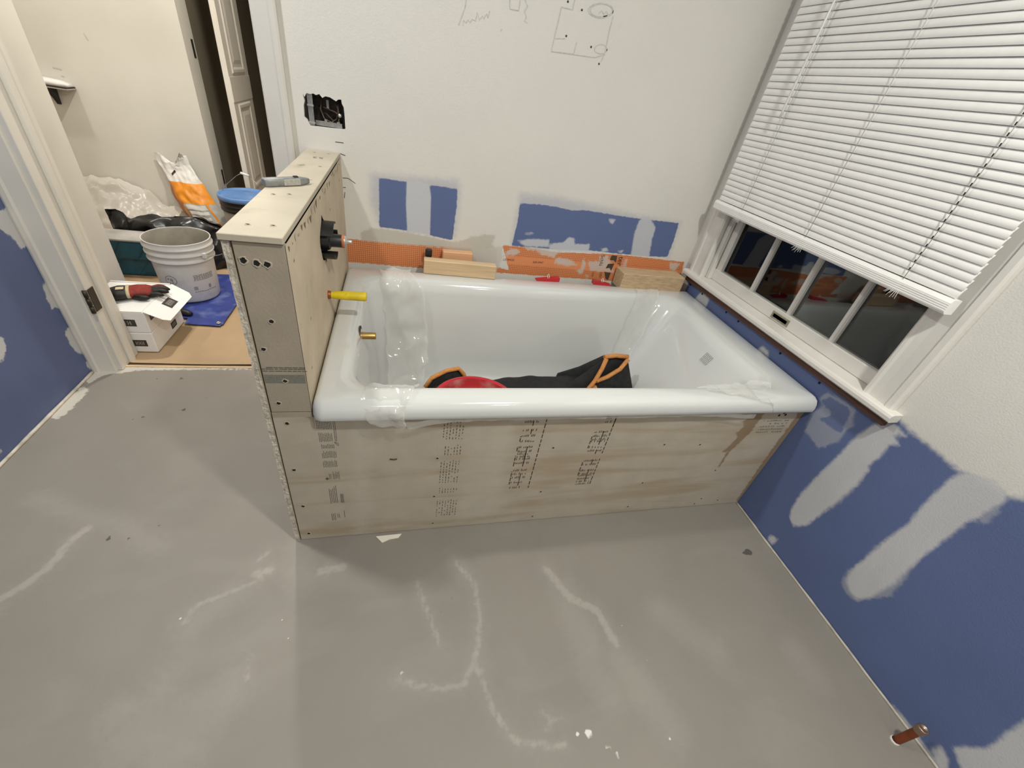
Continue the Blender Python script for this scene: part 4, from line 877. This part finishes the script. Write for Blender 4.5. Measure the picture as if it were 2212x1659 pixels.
# ------------------------------------------------------------------ things lying in the tub
rt = thing('red_bucket', 'red round plastic bucket with dusty inside standing in the tub', 'bucket', (-1.075, .250, .1145))
mb = MB(); mb.lathe([(.0001, .0), (.112, .0), (.118, .006), (.136, .205), (.146, .207), (.149, .213), (.147, .220), (.139, .222), (.134, .219)], (0, 0, 0), 56); mb.build('shell', M_REDP, rt)
MB().lathe([(.134, .219), (.131, .19), (.126, .168), (.060, .160), (.0001, .158)], (0, 0, 0), 56).build('lining', M_REDD, rt)
MB().lathe([(.150, .196), (.153, .199), (.153, .205), (.147, .208)], (0, 0, 0), 56).build('rim_band', M_REDP, rt)

rt = thing('tool_bag', 'black canvas tool bag with orange piping slumped in the tub', 'bag', (-.78, .50, .115))
def bag_rings(xs, prof):
    rg = []
    for i, x in enumerate(xs):
        yc, w, h, sk = prof(x)
        r_ = []
        for k in range(28):
            q = 2*math.pi*k/28
            yy_ = yc+w*math.copysign(abs(math.cos(q))**.8, math.cos(q)); zz = h*.5+h*.5*math.copysign(abs(math.sin(q))**.75, math.sin(q))
            p = Vector((x, yy_+sk*zz, zz)); d = noise.noise_vector(p*16+Vector((2, 5, 1)))*.010
            if zz < .02: d.z = abs(d.z)*.3
            r_.append(p+d)
        rg.append(r_)
    return rg
def ease(x, pts):
    for (a, va), (b, vb) in zip(pts[:-1], pts[1:]):
        if a <= x <= b:
            t = (x-a)/(b-a); t = t*t*(3-2*t); return va+(vb-va)*t
    return pts[0][1] if x < pts[0][0] else pts[-1][1]
body = lambda x: (-.02, ease(x, [(-.44, .03), (-.38, .075), (.0, .085), (.35, .08), (.44, .05)]), ease(x, [(-.45, .05), (-.42, .105), (-.30, .125), (-.16, .110), (-.10, .125), (.15, .130), (.30, .125), (.42, .10)]), 0)
MB().loft(bag_rings([(-.44+.88*i/44) for i in range(45)], body), 0, True, True).build('bag_body', M_FABRIC, rt)
# left pocket flap and right gaping mouth, each a bent panel edged with piping
def panel(name, pts, th=.008):
    """stiff cloth panel: outline pts (x,y,z) fanned from its centre, with thickness towards +y"""
    c = sum((Vector(p) for p in pts), Vector())/len(pts); n = len(pts)
    a = [Vector(p) for p in pts]; off = Vector((0, th, 0))
    mb = MB(); mb.add(a+[c+Vector((0, -.012, 0))]+[p+off for p in a]+[c+off], [(i, (i+1) % n, n) for i in range(n)]+[(n+1+(i+1) % n, n+1+i, 2*n+1) for i in range(n)]+[(i, n+1+i, n+1+(i+1) % n, (i+1) % n) for i in range(n)], 0, True)
    return mb.build(name, M_FABRIC, rt)
panel('end_pocket', [(-.455, -.01, 0), (-.445, -.02, .095), (-.425, -.01, .135), (-.37, .0, .162), (-.325, .01, .168), (-.295, .01, .125), (-.28, 0, .05), (-.29, -.01, 0)], .010)
MB().tube([(-.448, -.02, .105), (-.425, -.012, .142), (-.37, -.002, .170), (-.322, .008, .175), (-.300, .008, .150), (-.286, .004, .115)], .0085, 8).build('piping', M_PIPING, rt)
panel('mouth_back', [(.10, .05, 0), (.12, .05, .12), (.20, .03, .17), (.291, .02, .236), (.395, .02, .240), (.46, .02, .10), (.46, .02, 0)], .012)
panel('mouth_front', [(.262, -.03, .148), (.31, -.02, .162), (.36, -.01, .192), (.395, 0, .232), (.455, -.02, .10), (.47, -.03, 0), (.30, -.05, 0), (.25, -.045, .10)], .008)
panel('mouth_side', [(.08, -.06, 0), (.10, -.05, .12), (.18, -.03, .165), (.285, 0, .232), (.25, -.03, .15), (.21, -.045, .10), (.17, -.05, 0)], .008)
for pts in ([(.285, .012, .240), (.34, .016, .246), (.397, .012, .244)], [(.291, 0, .240), (.275, -.018, .20), (.25, -.036, .15), (.215, -.050, .10), (.18, -.055, .05), (.16, -.06, 0)],
            [(.396, .004, .236), (.362, -.014, .197), (.31, -.026, .166), (.256, -.038, .150)], [(.250, -.046, .130), (.275, -.058, .09), (.305, -.062, .04)]):
    MB().tube(pts, .0095, 8).build('piping', M_PIPING, rt)
for i in range(9):
    x = -.10+i*.022; MB().tube([(x, -.100, .03), (x+.012, -.088, .085), (x+.03, -.05, .125)], .0035, 6).build('seam', M_FABRIC, rt)

# ------------------------------------------------------------------ window
WN = sempty('window_1', 'white painted sash window with black night glass above the tub')
WP = Vector((0, .3, .66))
WN.location = WP; WN.rotation_euler = (-.011, 0, 0)
def win(o):
    o.parent = WN; o.matrix_parent_inverse = Matrix.Translation(WP).inverted(); return o
def casing(y0, y1, z0, z1):
    pr = [(0, 0), (0, .014), (.006, .019), (.020, .020), (.026, .015), (.055, .013), (.075, .014), (.082, .018), (.090, .018), (.095, .012), (.095, 0)]
    s_ = 1 if y1 > y0 else -1; w = abs(y1-y0)/.095
    return MB().loft([[(-d, y0+s_*u*w, z) for u, d in pr] for z in (z0, z1)], 0, True, True, smooth=False)
win(casing(.832, .738, .655, 2.10).build('casing', M_TRIMW)); win(casing(-.200, -.106, .655, 2.10).build('casing', M_TRIMW))
win(MB().bbox((-.019, -.205, 2.08), (0, .835, 2.17), .003).build('head_casing', M_TRIMW))
mb = MB(); mb.loft([[(.10, y, .630), (-.034, y, .630), (-.040, y, .635), (-.041, y, .645), (-.038, y, .652), (-.032, y, .655), (.10, y, .655)] for y in (-.222, .840)], 0, True, True, smooth=False)
win(mb.build('sill', M_TRIMW))
win(MB().box((-.016, -.205, .604), (.02, .832, .630)).build('bare_wood_edge', mat('bare_brown_wood', (.105,.045,.028), .7, var=.2, scale=20, stretch=(4,1,20))))
for y0, y1 in ((.745, .760), (-.130, -.115)): win(MB().box((-.001, y0, .655), (.12, y1, 2.08)).build('jamb', M_TRIMW))
win(MB().bbox((.012, .722, .655), (.030, .745, 2.08), .002).build('stop_bead', M_TRIMW)); win(MB().bbox((.012, -.115, .655), (.030, -.098, 2.08), .002).build('stop_bead', M_TRIMW))
SA = win(MB().bbox((.034, .692, .655), (.066, .745, 1.36), .002).build('sash_stile', M_TRIMW))
win(MB().bbox((.034, -.115, .655), (.066, -.078, 1.36), .002).build('sash_stile', M_TRIMW))
mb = MB(); mb.bbox((.030, -.115, .655), (.066, .745, .702), .003); win(mb.build('sash_rail', M_TRIMW))
win(MB().bbox((.030, -.115, 1.34), (.066, .745, 1.38), .003).build('sash_rail', M_TRIMW)); win(MB().bbox((.050, -.115, 1.38), (.085, .745, 2.08), .003).build('upper_sash', M_TRIMW))
for y in (.492, .288, .096):
    mb = MB(); mb.loft([[(.066, y-.0095, z), (.040, y-.0095, z), (.033, y-.005, z), (.033, y+.005, z), (.040, y+.0095, z), (.066, y+.0095, z)] for z in (.700, 1.342)], 0, True, True, smooth=False); win(mb.build('muntin', M_TRIMW))
for y0, y1 in ((.5015, .692), (.2975, .4825), (.1055, .2785), (-.078, .0865)): win(MB().box((.050, y0, .702), (.053, y1, 1.34)).build('pane', M_GLASS))
mb = MB(); mb.loft([[(.0296, .300+s_*a*1.0, .676+b) for a, b in ((-.043, -.013), (.043, -.013), (.043, .013), (-.043, .013))] for s_ in (1,)]+[[(.0270, .300+a, .676+b) for a, b in ((-.040, -.011), (.040, -.011), (.040, .011), (-.040, .011))], [(.0275, .300+a, .676+b) for a, b in ((-.034, -.0065), (.034, -.0065), (.034, .0065), (-.034, .0065))]], 0, smooth=False)
mb.add([(.0292, .266, .6695), (.0292, .334, .6695), (.0292, .334, .6825), (.0292, .266, .6825)], [(0, 1, 2, 3), (3, 2, 1, 0)], 1)
win(mb.build('sash_lift', [mat('aged_brass_lift', (.33,.31,.22), .5, metal=.4, var=.2, scale=60), mat('lift_recess', (.06,.05,.02), .7, var=.2)]))
for y, z in ((.80, .613), (.70, .612), (.52, .611), (.44, .611), (.20, .610), (.02, .610)): win(MB().lathe([(.0001, -.003), (.004, -.002), (.0045, 0)], (0, y, z-.022), 8, axis='x').build('nail_hole', M_DARK))

# ------------------------------------------------------------------ venetian blind
BL = thing('window_blind', 'white slatted venetian blind lowered over most of the window', 'blind', (-.045, .313, .93))
BL.rotation_euler = (-.008, 0, 0)
BY0, BY1 = -.472, .472     # relative to the blind root
sl = MB(); seg = 8
def slat_sec(t):
    a = R(74); s_ = (t-.5)*.0275; c_ = .0042*(1-(2*t-1)**2)
    return (-math.cos(a)*-s_*1-math.sin(a)*c_, math.sin(a)*s_-math.cos(a)*c_)   # (x, z): lower edge leans into the room
def sl_ring(y, off): return [(slat_sec(k/seg)[0]+off, y, slat_sec(k/seg)[1]) for k in range(seg+1)]
for off, rev in ((0, False), (.0012, True)):
    r0, r1 = sl_ring(BY0, off), sl_ring(BY1, off); n = seg+1
    fs = [(k, k+1, n+k+1, n+k) for k in range(seg)]
    sl.add(r0+r1, [tuple(reversed(f)) for f in fs] if rev else fs, 0, True)
tmp = sl.build('slat', M_BLIND); slat_me = tmp.data; bpy.data.objects.remove(tmp)
for i in range(55):
    o = link('slat', slat_me, BL); o.location = (.0, .0, .052+i*.0200); o.rotation_euler = (0, random.uniform(-.04, .04), 0)
mb = MB(); mb.loft([[(.014, y, 0), (-.012, y, 0), (-.018, y, .006), (-.018, y, .028), (-.013, y, .036), (.014, y, .036)] for y in (BY0-.004, BY1+.004)], 0, True, True, smooth=False)
for z in (.008, .013, .018, .023): mb.box((-.0186, BY0-.003, z), (-.018, BY1+.003, z+.0015))
mb.build('bottom_rail', M_BLIND, BL)
MB().bbox((-.022, BY0-.006, 1.15), (.025, BY1+.006, 1.20), .003).build('head_rail', M_BLIND, BL)
for y in (-.347, -.010, .310):
    MB().tube([(-.0145, y, .036), (-.0145, y, 1.15)], .0010, 6).build('ladder_cord', M_CORD, BL)
    for k in range(7): MB().tube([(-.018, y-.012+.004*k, .006), (-.023-random.random()*.004, y-.018+.006*k, -.004-random.random()*.010)], .0009, 4).build('cord_tuft', M_CORD, BL)
mb = MB()
for i in range(53):
    for y, w in ((-.345, .0016), (.312, .0009)):
        mb.box((-.0125, y, .059+i*.02), (-.0115, y+w*1.8, .066+i*.02))
o = mb.build('route_hole', M_DARK, BL); o['kind'] = 'stuff'
MB().tube([(-.030, .312, .335), (-.032, .310, .36), (-.028, .290, 1.15)], [.0028, .0042, .0042], 6).build('tilt_wand', mat('wand_plastic', (.74,.73,.70), .25, var=.03), BL)

# ------------------------------------------------------------------ hall: floor paper, tarp
mb = MB()
def kraft(u, v):
    x = -2.50+u*1.0; y = .930+v*1.9
    lift = .014*math.exp(-((y-.93)/.04)**2)*(.6+.4*math.sin(3+u*5)) if v < .08 else 0
    return (x, y+(.010*nz((u*4, 2, 1)) if v == 0 else 0), -.001+lift+.0015*nz((x*6, y*6, 0)))
mb.grid(kraft, 30, 60)
tag(mb.build('kraft_paper', M_KRAFT), 'brown kraft paper covering the hall floor past the threshold', 'floor paper')
rt = thing('tarp', 'blue tarp with a metal eyelet spread under the white bucket', 'tarp', (-2.40, 1.60, .002))
co = [(-2.60, 1.268), (-2.188, 1.258), (-2.190, 1.50), (-2.26, 1.95), (-2.70, 1.92)]
def tarpf(u, v):
    y = 1.258+.62*v; xl = -2.357-.26*min(1, max(0, (y-1.312)/.03)); p = Vector((xl+(-2.19-xl)*u, y+.012*(1-u)))
    if u == 1 and v == 0: p += Vector((-.012, .012))
    z = .007+.005*nz((p.x*9, p.y*9, 4))+.010*max(0, nz((p.x*5, p.y*4, 8)))
    if v < .06: z = .006+.006*abs(nz((p.x*14, 1, 2)))
    return (p.x+2.40, p.y-1.60, z)
MB().grid(tarpf, 26, 36).build('sheet', M_TARP, rt)
ey_ = MB().lathe([(.0045, .0), (.006, .0025), (.010, .0015), (.0105, -.001)], (.190, -.318, .0125), 16).build('eyelet', M_STEELB, rt)
MB().lathe([(.0001, .0), (.0048, .0)], (.190, -.318, .0128), 12).build('eyelet_hole', M_DARK, ey_)

# stacked cartons
def carton(z0, h, label, flap):
    rt = thing('carton', label, 'carton', (-2.484, 1.160, z0), R(0), 'small white cartons by the door jamb')
    w, d = .236, .284
    MB().bbox((-w/2, -d/2, 0), (w/2, d/2, h), .0035).build('box_body', M_CARTON, rt)
    def sticker(c, u, v, n, hw, hh, par=None):
        c, u, v, n = map(Vector, (c, u, v, n)); c = c+n*.0006; m = MB()
        m.add([c-u*hw-v*hh, c+u*hw-v*hh, c+u*hw+v*hh, c-u*hw+v*hh], [(0, 1, 2, 3)], 0)
        c2 = c+n*.0004
        for k in range(6):      # bar-like strokes of the unreadable brand lettering
            q = -.62+k*.225; s_ = c2+u*hw*q
            m.add([s_-v*hh*.55, s_+u*hw*.10-v*hh*.55, s_+u*hw*.10+v*hh*.55, s_+v*hh*.55], [(0, 1, 2, 3)], 1)
            if k % 2 == 0: m.add([s_-v*hh*.08, s_+u*hw*.22-v*hh*.08, s_+u*hw*.22+v*hh*.14, s_+v*hh*.14], [(0, 1, 2, 3)], 1)
        o = m.build('black_label', [M_CLABEL, M_CTEXT], par or rt)
        return o
    sticker((.035 if flap else .062, -d/2, h*.48), (1, 0, 0), (0, 0, 1), (0, -1, 0), .042 if flap else .026, h*.16)
    sticker((w/2, .045, h*.42), (0, 1, 0), (0, 0, 1), (1, 0, 0), .026, h*.16)
    if flap:
        sticker((w/2, -.088, h*.62), (0, 1, 0), (0, 0, 1), (1, 0, 0), .024, h*.16)
        dx, dz = .078, -.046
        m = MB(); t_ = .0022; n = Vector((-dz, 0, dx)).normalized()
        pts = [Vector((w/2-.002, -d/2, h)), Vector((w/2-.002, d/2, h)), Vector((w/2+dx*.8, d/2-.008, h+dz*.8)), Vector((w/2+dx, d/2-.03, h+dz)), Vector((w/2+dx, -d/2+.02, h+dz)), Vector((w/2+dx*.75, -d/2+.004, h+dz*.75))]
        m.add([p+n*t_ for p in pts]+[p for p in pts], [tuple(range(6)), tuple(range(11, 5, -1))]+[(i, (i+1) % 6, 6+(i+1) % 6, 6+i) for i in range(6)])
        fl_ = m.build('open_flap', M_CARTON, rt)
        cc = (pts[0]+pts[1]+pts[3]+pts[4])/4+n*t_
        sticker(cc, (0, -1, 0), Vector((dx, 0, dz)).normalized()*-1, n, .034, .020, fl_)
        MB().bbox((-w/2, d/2-.010, h), (w/2-.004, d/2-.004, h+.006), .001).build('lid_edge', M_CARTON, rt)
        MB().bbox((-w/2, -d/2, h), (w/2-.006, d/2-.012, h+.002), .0008).build('lid', M_CARTON, rt)
    return rt
carton(.002, .098, 'white carton at the bottom of the stack by the door jamb', False)
carton(.1005, .100, 'white carton on top of the stack, flap folded open, work glove on it', True)

# work gloves on the upper carton
rt = thing('work_glove', 'black and red rubber-palmed work glove lying on the white carton', 'glove', (-2.455, 1.155, .2045), R(20))
rt.scale = (1.12, 1.12, 1.12)
def fing(pts, r0, r1, m, name):
    mb = MB(); n = 9
    P = [Vector(p) for p in pts]; out = []; rr = []
    for i in range(n+1):
        t = i/n*(len(P)-1); k = min(int(t), len(P)-2); q = P[k].lerp(P[k+1], t-k); out.append(q)
        rr.append((r0+(r1-r0)*i/n)*(1 if i < n-1 else .75 if i == n-1 else .3))
    mb.tube(out, rr, 10); return mb.build(name, m, rt)
def glove_ring(x, w, h, yc=0, z0=0): return [(x, yc+w*math.cos(2*math.pi*k/18), z0+h+h*math.sin(2*math.pi*k/18)+.002*nz((x*50, k, 1))) for k in range(18)]
cf = MB().loft([glove_ring(-.062, .020, .014, -.012), glove_ring(-.058, .036, .021, -.012), glove_ring(-.035, .040, .023, -.010), glove_ring(-.012, .040, .022, -.006)], 0, True, False).build('cuff', M_GLOVEB, rt)
MB().loft([glove_ring(-.014, .0395, .0215, -.006), glove_ring(-.008, .0410, .0230, -.005), glove_ring(-.002, .0395, .0215, -.004)], 0, True, True).build('cuff_hem', M_GLOVET, cf)
MB().loft([glove_ring(-.006, .038, .021, -.005), glove_ring(.020, .040, .021, 0), glove_ring(.045, .041, .019, .002), glove_ring(.060, .038, .016, .002), glove_ring(.066, .030, .011, .002)], 0, False, True).build('palm', M_GLOVER, rt)
fing([(.058, .026, .016), (.085, .030, .020), (.108, .030, .012)], .0105, .0085, M_GLOVER, 'finger'); fing([(.060, .009, .018), (.092, .010, .022), (.118, .008, .013)], .0108, .0088, M_GLOVEB, 'finger')
fing([(.060, -.009, .017), (.090, -.011, .020), (.114, -.014, .012)], .0105, .0085, M_GLOVEB, 'finger'); fing([(.054, -.027, .014), (.078, -.032, .016), (.098, -.036, .010)], .0098, .0078, M_GLOVEB, 'finger')
fing([(.008, -.030, .014), (.030, -.048, .014), (.055, -.052, .011)], .0115, .0088, M_GLOVEB, 'thumb')
MB().bbox((-.040, -.030, .0435), (-.016, -.008, .0455), .001).build('cuff_tag', M_GLOVET, cf)

# white mixing bucket
rt = thing('white_bucket', 'white plastic bucket with cement-crusted rim on the blue tarp', 'bucket', (-2.420, 1.595, .014))
H_ = .312
MB().lathe([(.0001, 0), (.112, 0), (.120, .004), (.124, .012), (.1325, .200), (.1335, .212), (.143, .216), (.1445, .222), (.1380, .228), (.1385, .246), (.1460, .250), (.1470, .256), (.1395, .262), (.1400, .278), (.1470, .282), (.1480, .288), (.1410, .294), (.1420, H_-.004), (.1440, H_), (.1430, H_+.003), (.1395, H_+.002)], (0, 0, 0), 72).build('shell', M_BUCKET, rt)
MB().lathe([(.1395, H_+.002), (.136, H_-.006), (.131, .20), (.122, .045), (.06, .040), (.0001, .042)], (0, 0, 0), 64).build('inside_wall', M_BUCKETIN, rt)
qa = R(-28); ex, ey = .1475*math.cos(qa), .1475*math.sin(qa)
MB().bbox((ex-.009, ey-.010, .236), (ex+.008, ey+.008, .262), .002).build('handle_ear', M_BUCKET, rt)
MB().tube([(ex+.004, ey-.006, .248), (.155, -.020, .232), (.162, .02, .222), (.166, .055, .216), (.160, .075, .195), (.155, .085, .18)], .0018, 6).build('wire_handle', M_STEEL, rt)
def wrap_pts(ang, z): 
    r_ = .124+(.1325-.124)*(z-.012)/.188+.0007; return (r_*math.cos(ang), r_*math.sin(ang), z)
mb = MB()
for k in range(5):
    z = .150-k*.0065
    for j in range(9):
        a0 = R(-58+j*5.0+random.uniform(-.6, .6)); a1 = a0+R(4.0)
        mb.add([wrap_pts(a0, z), wrap_pts(a1, z), wrap_pts(a1, z+.0035), wrap_pts(a0, z+.0035)], [(0, 1, 2, 3)])
for j in range(12):
    a0 = R(-62+j*4.4); a1 = a0+R(3.2); z = .060+.001*math.sin(j)
    mb.add([wrap_pts(a0, z), wrap_pts(a1, z), wrap_pts(a1, z+.004), wrap_pts(a0, z+.004)], [(0, 1, 2, 3)])
for (a0, a1, z0, z1) in ((-62, -54, .072, .092), (-30, -24, .072, .092)):
    for k in range(4):
        q0 = R(a0+(a1-a0)*k/4); q1 = R(a0+(a1-a0)*(k+.6)/4); mb.add([wrap_pts(q0, z0), wrap_pts(q1, z0), wrap_pts(q1, z1), wrap_pts(q0, z1)], [(0, 1, 2, 3)])
o = mb.build('printed_text', M_INK, rt); o['kind'] = 'stuff'
mb = MB(); pts = [wrap_pts(R(-102)+.20*math.cos(2*math.pi*k/32), .128+.024*math.sin(2*math.pi*k/32)) for k in range(33)]
mb.tube(pts, .0013, 6)
for k in range(10):
    a0 = R(-102)+random.uniform(-.12, .08); z = .118+random.uniform(-.010, .022); mb.add([wrap_pts(a0, z), wrap_pts(a0+.05, z), wrap_pts(a0+.05, z+.006), wrap_pts(a0, z+.006)], [(0, 1, 2, 3)])
mb.build('oval_emblem', M_INK, rt)
o = MB().tube([(-2.402, 1.372, .022), (-2.385, 1.358, .026), (-2.362, 1.350, .022), (-2.345, 1.346, .020)], [.016, .018, .016, .010], 10).build('tape_wad', M_BLACKP); tag(o, 'crumpled black tape wad on the tarp behind the cartons', 'tape')

# teal tote
rt = thing('storage_tote', 'teal plastic storage tote with ridged side behind the white bucket', 'storage bin', (-2.84, 1.855, 0))
w, d, h = .20, .055, .205
def tote_ring(z, g): return [(-w-g, -d-g, z), (w+g, -d-g, z), (w+g, d+g, z), (-w-g, d+g, z)]
MB().loft([tote_ring(.002, -.02), tote_ring(.10, -.008), tote_ring(.104, .004), tote_ring(h, .012)], 0, True, True, smooth=False).build('bin', M_TEAL, rt)
for x in (-.11, .02, .14):
    MB().add([(x-.055, -d-.002, .012), (x-.050, -d-.002, .012), (x+.022, -d-.014, .100), (x+.016, -d-.014, .100)], [(0, 1, 2, 3)]).add([(x-.03, -d-.010, .108), (x-.025, -d-.010, .108), (x+.040, -d-.020, .20), (x+.034, -d-.020, .20)], [(0, 1, 2, 3)]).build('rib', mat('teal_shadow_rib', (.004,.05,.085), .5, var=.1), rt)
MB().bbox((-w-.018, -d-.020, h), (w+.018, d+.018, h+.012), .003).build('lid', mat('grey_tote_lid', (.40,.38,.36), .5, var=.15, scale=12), rt)
MB().bbox((-.035, -d-.009, .064), (.015, -d-.004, .074), .002).build('latch', M_STEELB, rt)

# black refuse sack with strap
rt = thing('black_sack', 'rumpled black plastic sack slumped behind the white bucket', 'sack', (-2.62, 2.045, 0))
mb = MB()
def sackf(u, v):
    q = u*2*math.pi; ph = v*math.pi*.5
    r_ = 1+.22*nz((math.cos(q)*2, math.sin(q)*2, v*3+4)); zz = .262*math.sin(ph)*(1+.06*nz((q, v*2, 9)))
    x = .35*math.cos(q)*math.cos(ph)**.42*r_; y = .095*math.sin(q)*math.cos(ph)**.5*r_
    p = Vector((x, y, zz)); d_ = noise.noise_vector(p*15)*.034
    return (p.x+d_.x, p.y+d_.y, max(.0, p.z+d_.z*(1 if v > .02 else 0)))
mb.grid(sackf, 60, 24); mb.build('sack_body', M_BLACKBAG, rt)
mb = MB()
def neckf(u, v):
    q = u*2*math.pi; w_ = (.060-.030*v)*(1+.5*nz((math.cos(q)*1.7, math.sin(q)*1.7, v*2.5+2)))
    p_ = Vector((-.215-.035*v+w_*math.cos(q), -.055+.55*w_*math.sin(q), .10+.195*v)); d_ = noise.noise_vector(p_*24)*.024
    return p_+d_
mb.grid(neckf, 28, 16); mb.build('twisted_neck', M_BLACKBAG, rt)
mb = MB(); mb.loft([[(x, y, z), (x, y, z-.026), (x+.002, y+.004, z-.026), (x+.002, y+.004, z)] for x, y, z in ((-.49, -.10, .300), (-.38, -.11, .240), (-.28, -.12, .185), (-.20, -.115, .165))], 0, True, True, smooth=False); mb.build('strap', mat('dark_strap', (.022,.018,.02), .7, var=.2, scale=60), rt)

# mortar bag leaning on the wall
rt = thing('mortar_bag', 'half-empty white and orange mortar bag leaning against the hall wall', 'bag of mortar', (-2.535, 2.45, 0))
def bagpt(u, v, side):
    # v 0 bottom .. 1 top ; leans back and to the left
    wv = .112*(1-.05*v)*(.92+.08*math.sin(v*5)); x = (u-.5)*2*wv - .225*v + .012*nz((u*3, v*6, 3))
    belly = (.055*math.sin(math.pi*min(1, v*1.15))+.010)*(1-(2*u-1)**2)**.6 if v < .87 else .012*(1-(2*u-1)**2)
    lean = .125*v
    z = .475*v*(1+.02*nz((u*4, v*3, 7))) + (.030*math.sin(u*7+1) if v > .96 else 0)
    f_ = .010*nz((u*7, v*9, 5))+.007*nz((u*15, v*15, 2))
    return (x, lean-side*belly+f_, max(.0, z))
for nm, v0, v1, m in (('lower_print', 0, .50, M_BAGG), ('orange_band', .50, .735, M_BAGO), ('white_top', .735, 1, M_BAGW)):
    MB().grid(lambda u, v: bagpt(u, v0+(v1-v0)*v, 1), 22, 18).build(nm, m, rt)
MB().grid(lambda u, v: bagpt(1-u, v, -.6), 22, 40).build('back_sheet', M_BAGW, rt)
mb = MB(); mb.grid(lambda u, v: tuple(Vector(bagpt(.0, v*.86, 1)).lerp(Vector(bagpt(.0, v*.86, -.6))+Vector((-.045*math.sin(math.pi*v), .05, 0)), u)), 6, 30); mb.build('side_gusset', M_BAGOD, rt)
mb = MB()
for x0, x1, v0, v1, mi in ((.10, .16, .06, .50, 0), (.80, .85, .06, .50, 0), (.20, .78, .43, .49, 1), (.22, .74, .37, .41, 1), (.22, .70, .30, .34, 1), (.24, .78, .22, .24, 1)):
    mb.grid(lambda u, v: tuple(Vector(bagpt(x0+(x1-x0)*u, v0+(v1-v0)*v, 1))+Vector((0, -.0025, 0))), 8, 8, mi)
mb.build('printed_panel', [M_BAGO, M_BAGW], rt)
mb = MB(); mb.grid(lambda u, v: tuple(Vector(bagpt(.24+.20*u, .80+.02*v+.045*u, 1))+Vector((0, -.004, 0))), 6, 3); mb.build('dark_stripe', M_BLACKM, rt)
mb = MB()
def ear(u, v):
    p = Vector(bagpt(.55+.35*u, 1.0, 1)); return (p.x+.035*v-.02*u, p.y-.01-.015*math.sin(3*u)*v, p.z-.005+.055*v*(1-abs(2*u-1)**1.5)+.01*nz((u*5, v*5, 1)))
mb.grid(ear, 8, 6); mb.build('torn_ear', M_BAGW, rt)

# blue-lidded pail
rt = thing('lidded_pail', 'dark-banded pail with pale blue lid beside the mortar bag', 'pail', (-2.312, 2.372, 0))
MB().lathe([(.0001, .0), (.122, .0), (.128, .006), (.138, .262)], (0, 0, 0), 48).build('pail_body', M_PAIL, rt)
MB().lathe([(.137, .262), (.145, .266), (.146, .280), (.141, .284), (.147, .298), (.147, .306), (.142, .310), (.149, .322), (.149, .338)], (0, 0, 0), 48).build('band', M_PAILB, rt)
MB().lathe([(.150, .332), (.152, .334), (.152, .356), (.149, .360), (.140, .360), (.136, .354), (.130, .351), (.06, .352), (.02, .354), (.0001, .354)], (0, 0, 0), 56).build('lid', M_BLUELID, rt)
pts = [(-.148, .03, .345), (-.10, .05, .40), (-.04, .055, .452), (-.010, .055, .470)]
bw = MB().tube(pts, .0014, 6).build('bail_wire', M_STEEL, rt); MB().tube([(.032, .052, .460), (.08, .045, .41), (.12, .03, .352)], .0014, 6).build('bail_wire', M_STEEL, rt)
MB().cyl((-.014, .055, .472), (.034, .052, .460), .0075, seg=12).build('grip', M_CARTON, bw)

# poly sheeting heaped along the wall
def heap(u, v):
    x = -3.45+u*.68; t = v
    y = 2.28+.30*t+.04*nz((u*5, v*3, 1)); z = (.27*math.sin(math.pi*.5*t)+.02)*(.55+.55*math.sin(math.pi*min(1, .12+u*.95)))+.030*nz((u*9, v*7, 3))+.016*nz((u*22, v*18, 5))
    return (x, min(y, 2.588), max(.003, z))
tag(MB().grid(heap, 60, 26).build('poly_sheeting', M_POLY), 'crumpled clear poly sheeting heaped along the hall wall', 'plastic sheet')
# small wall shelf at the far left of the hall
rt = thing('wall_shelf', 'small dark bracket shelf with white folded cloth on the hall wall', 'shelf', (-3.26, 2.6, .79))
MB().bbox((-.16, -.085, -.004), (.105, 0, .004), .002).build('shelf_board', M_HINGE, rt)
MB().bbox((-.16, -.090, -.009), (.108, -.002, -.004), .001).build('shelf_lip', M_KNIFEL, rt)
MB().loft([[(-.02, -.07, -.006), (.012, -.07, -.006), (.012, -.004, -.006), (-.02, -.004, -.006)], [(-.012, -.03, -.06), (.008, -.03, -.06), (.008, -.003, -.06), (-.012, -.003, -.06)], [(-.010, -.012, -.095), (.006, -.012, -.095), (.006, -.002, -.095), (-.010, -.002, -.095)]], 0, True, True, smooth=False).build('bracket', M_BLACKP, rt)
MB().loft([[(x, -.078*s_-.002, .004), (x, -.001, .004), (x, -.004, .004+h_), (x, -.070*s_, .004+h_*.9)] for x, s_, h_ in ((-.16, 1, .030), (-.02, 1, .030), (.06, .9, .024), (.095, .6, .010))], 0, True, True).build('folded_cloth', M_CARTON, rt)
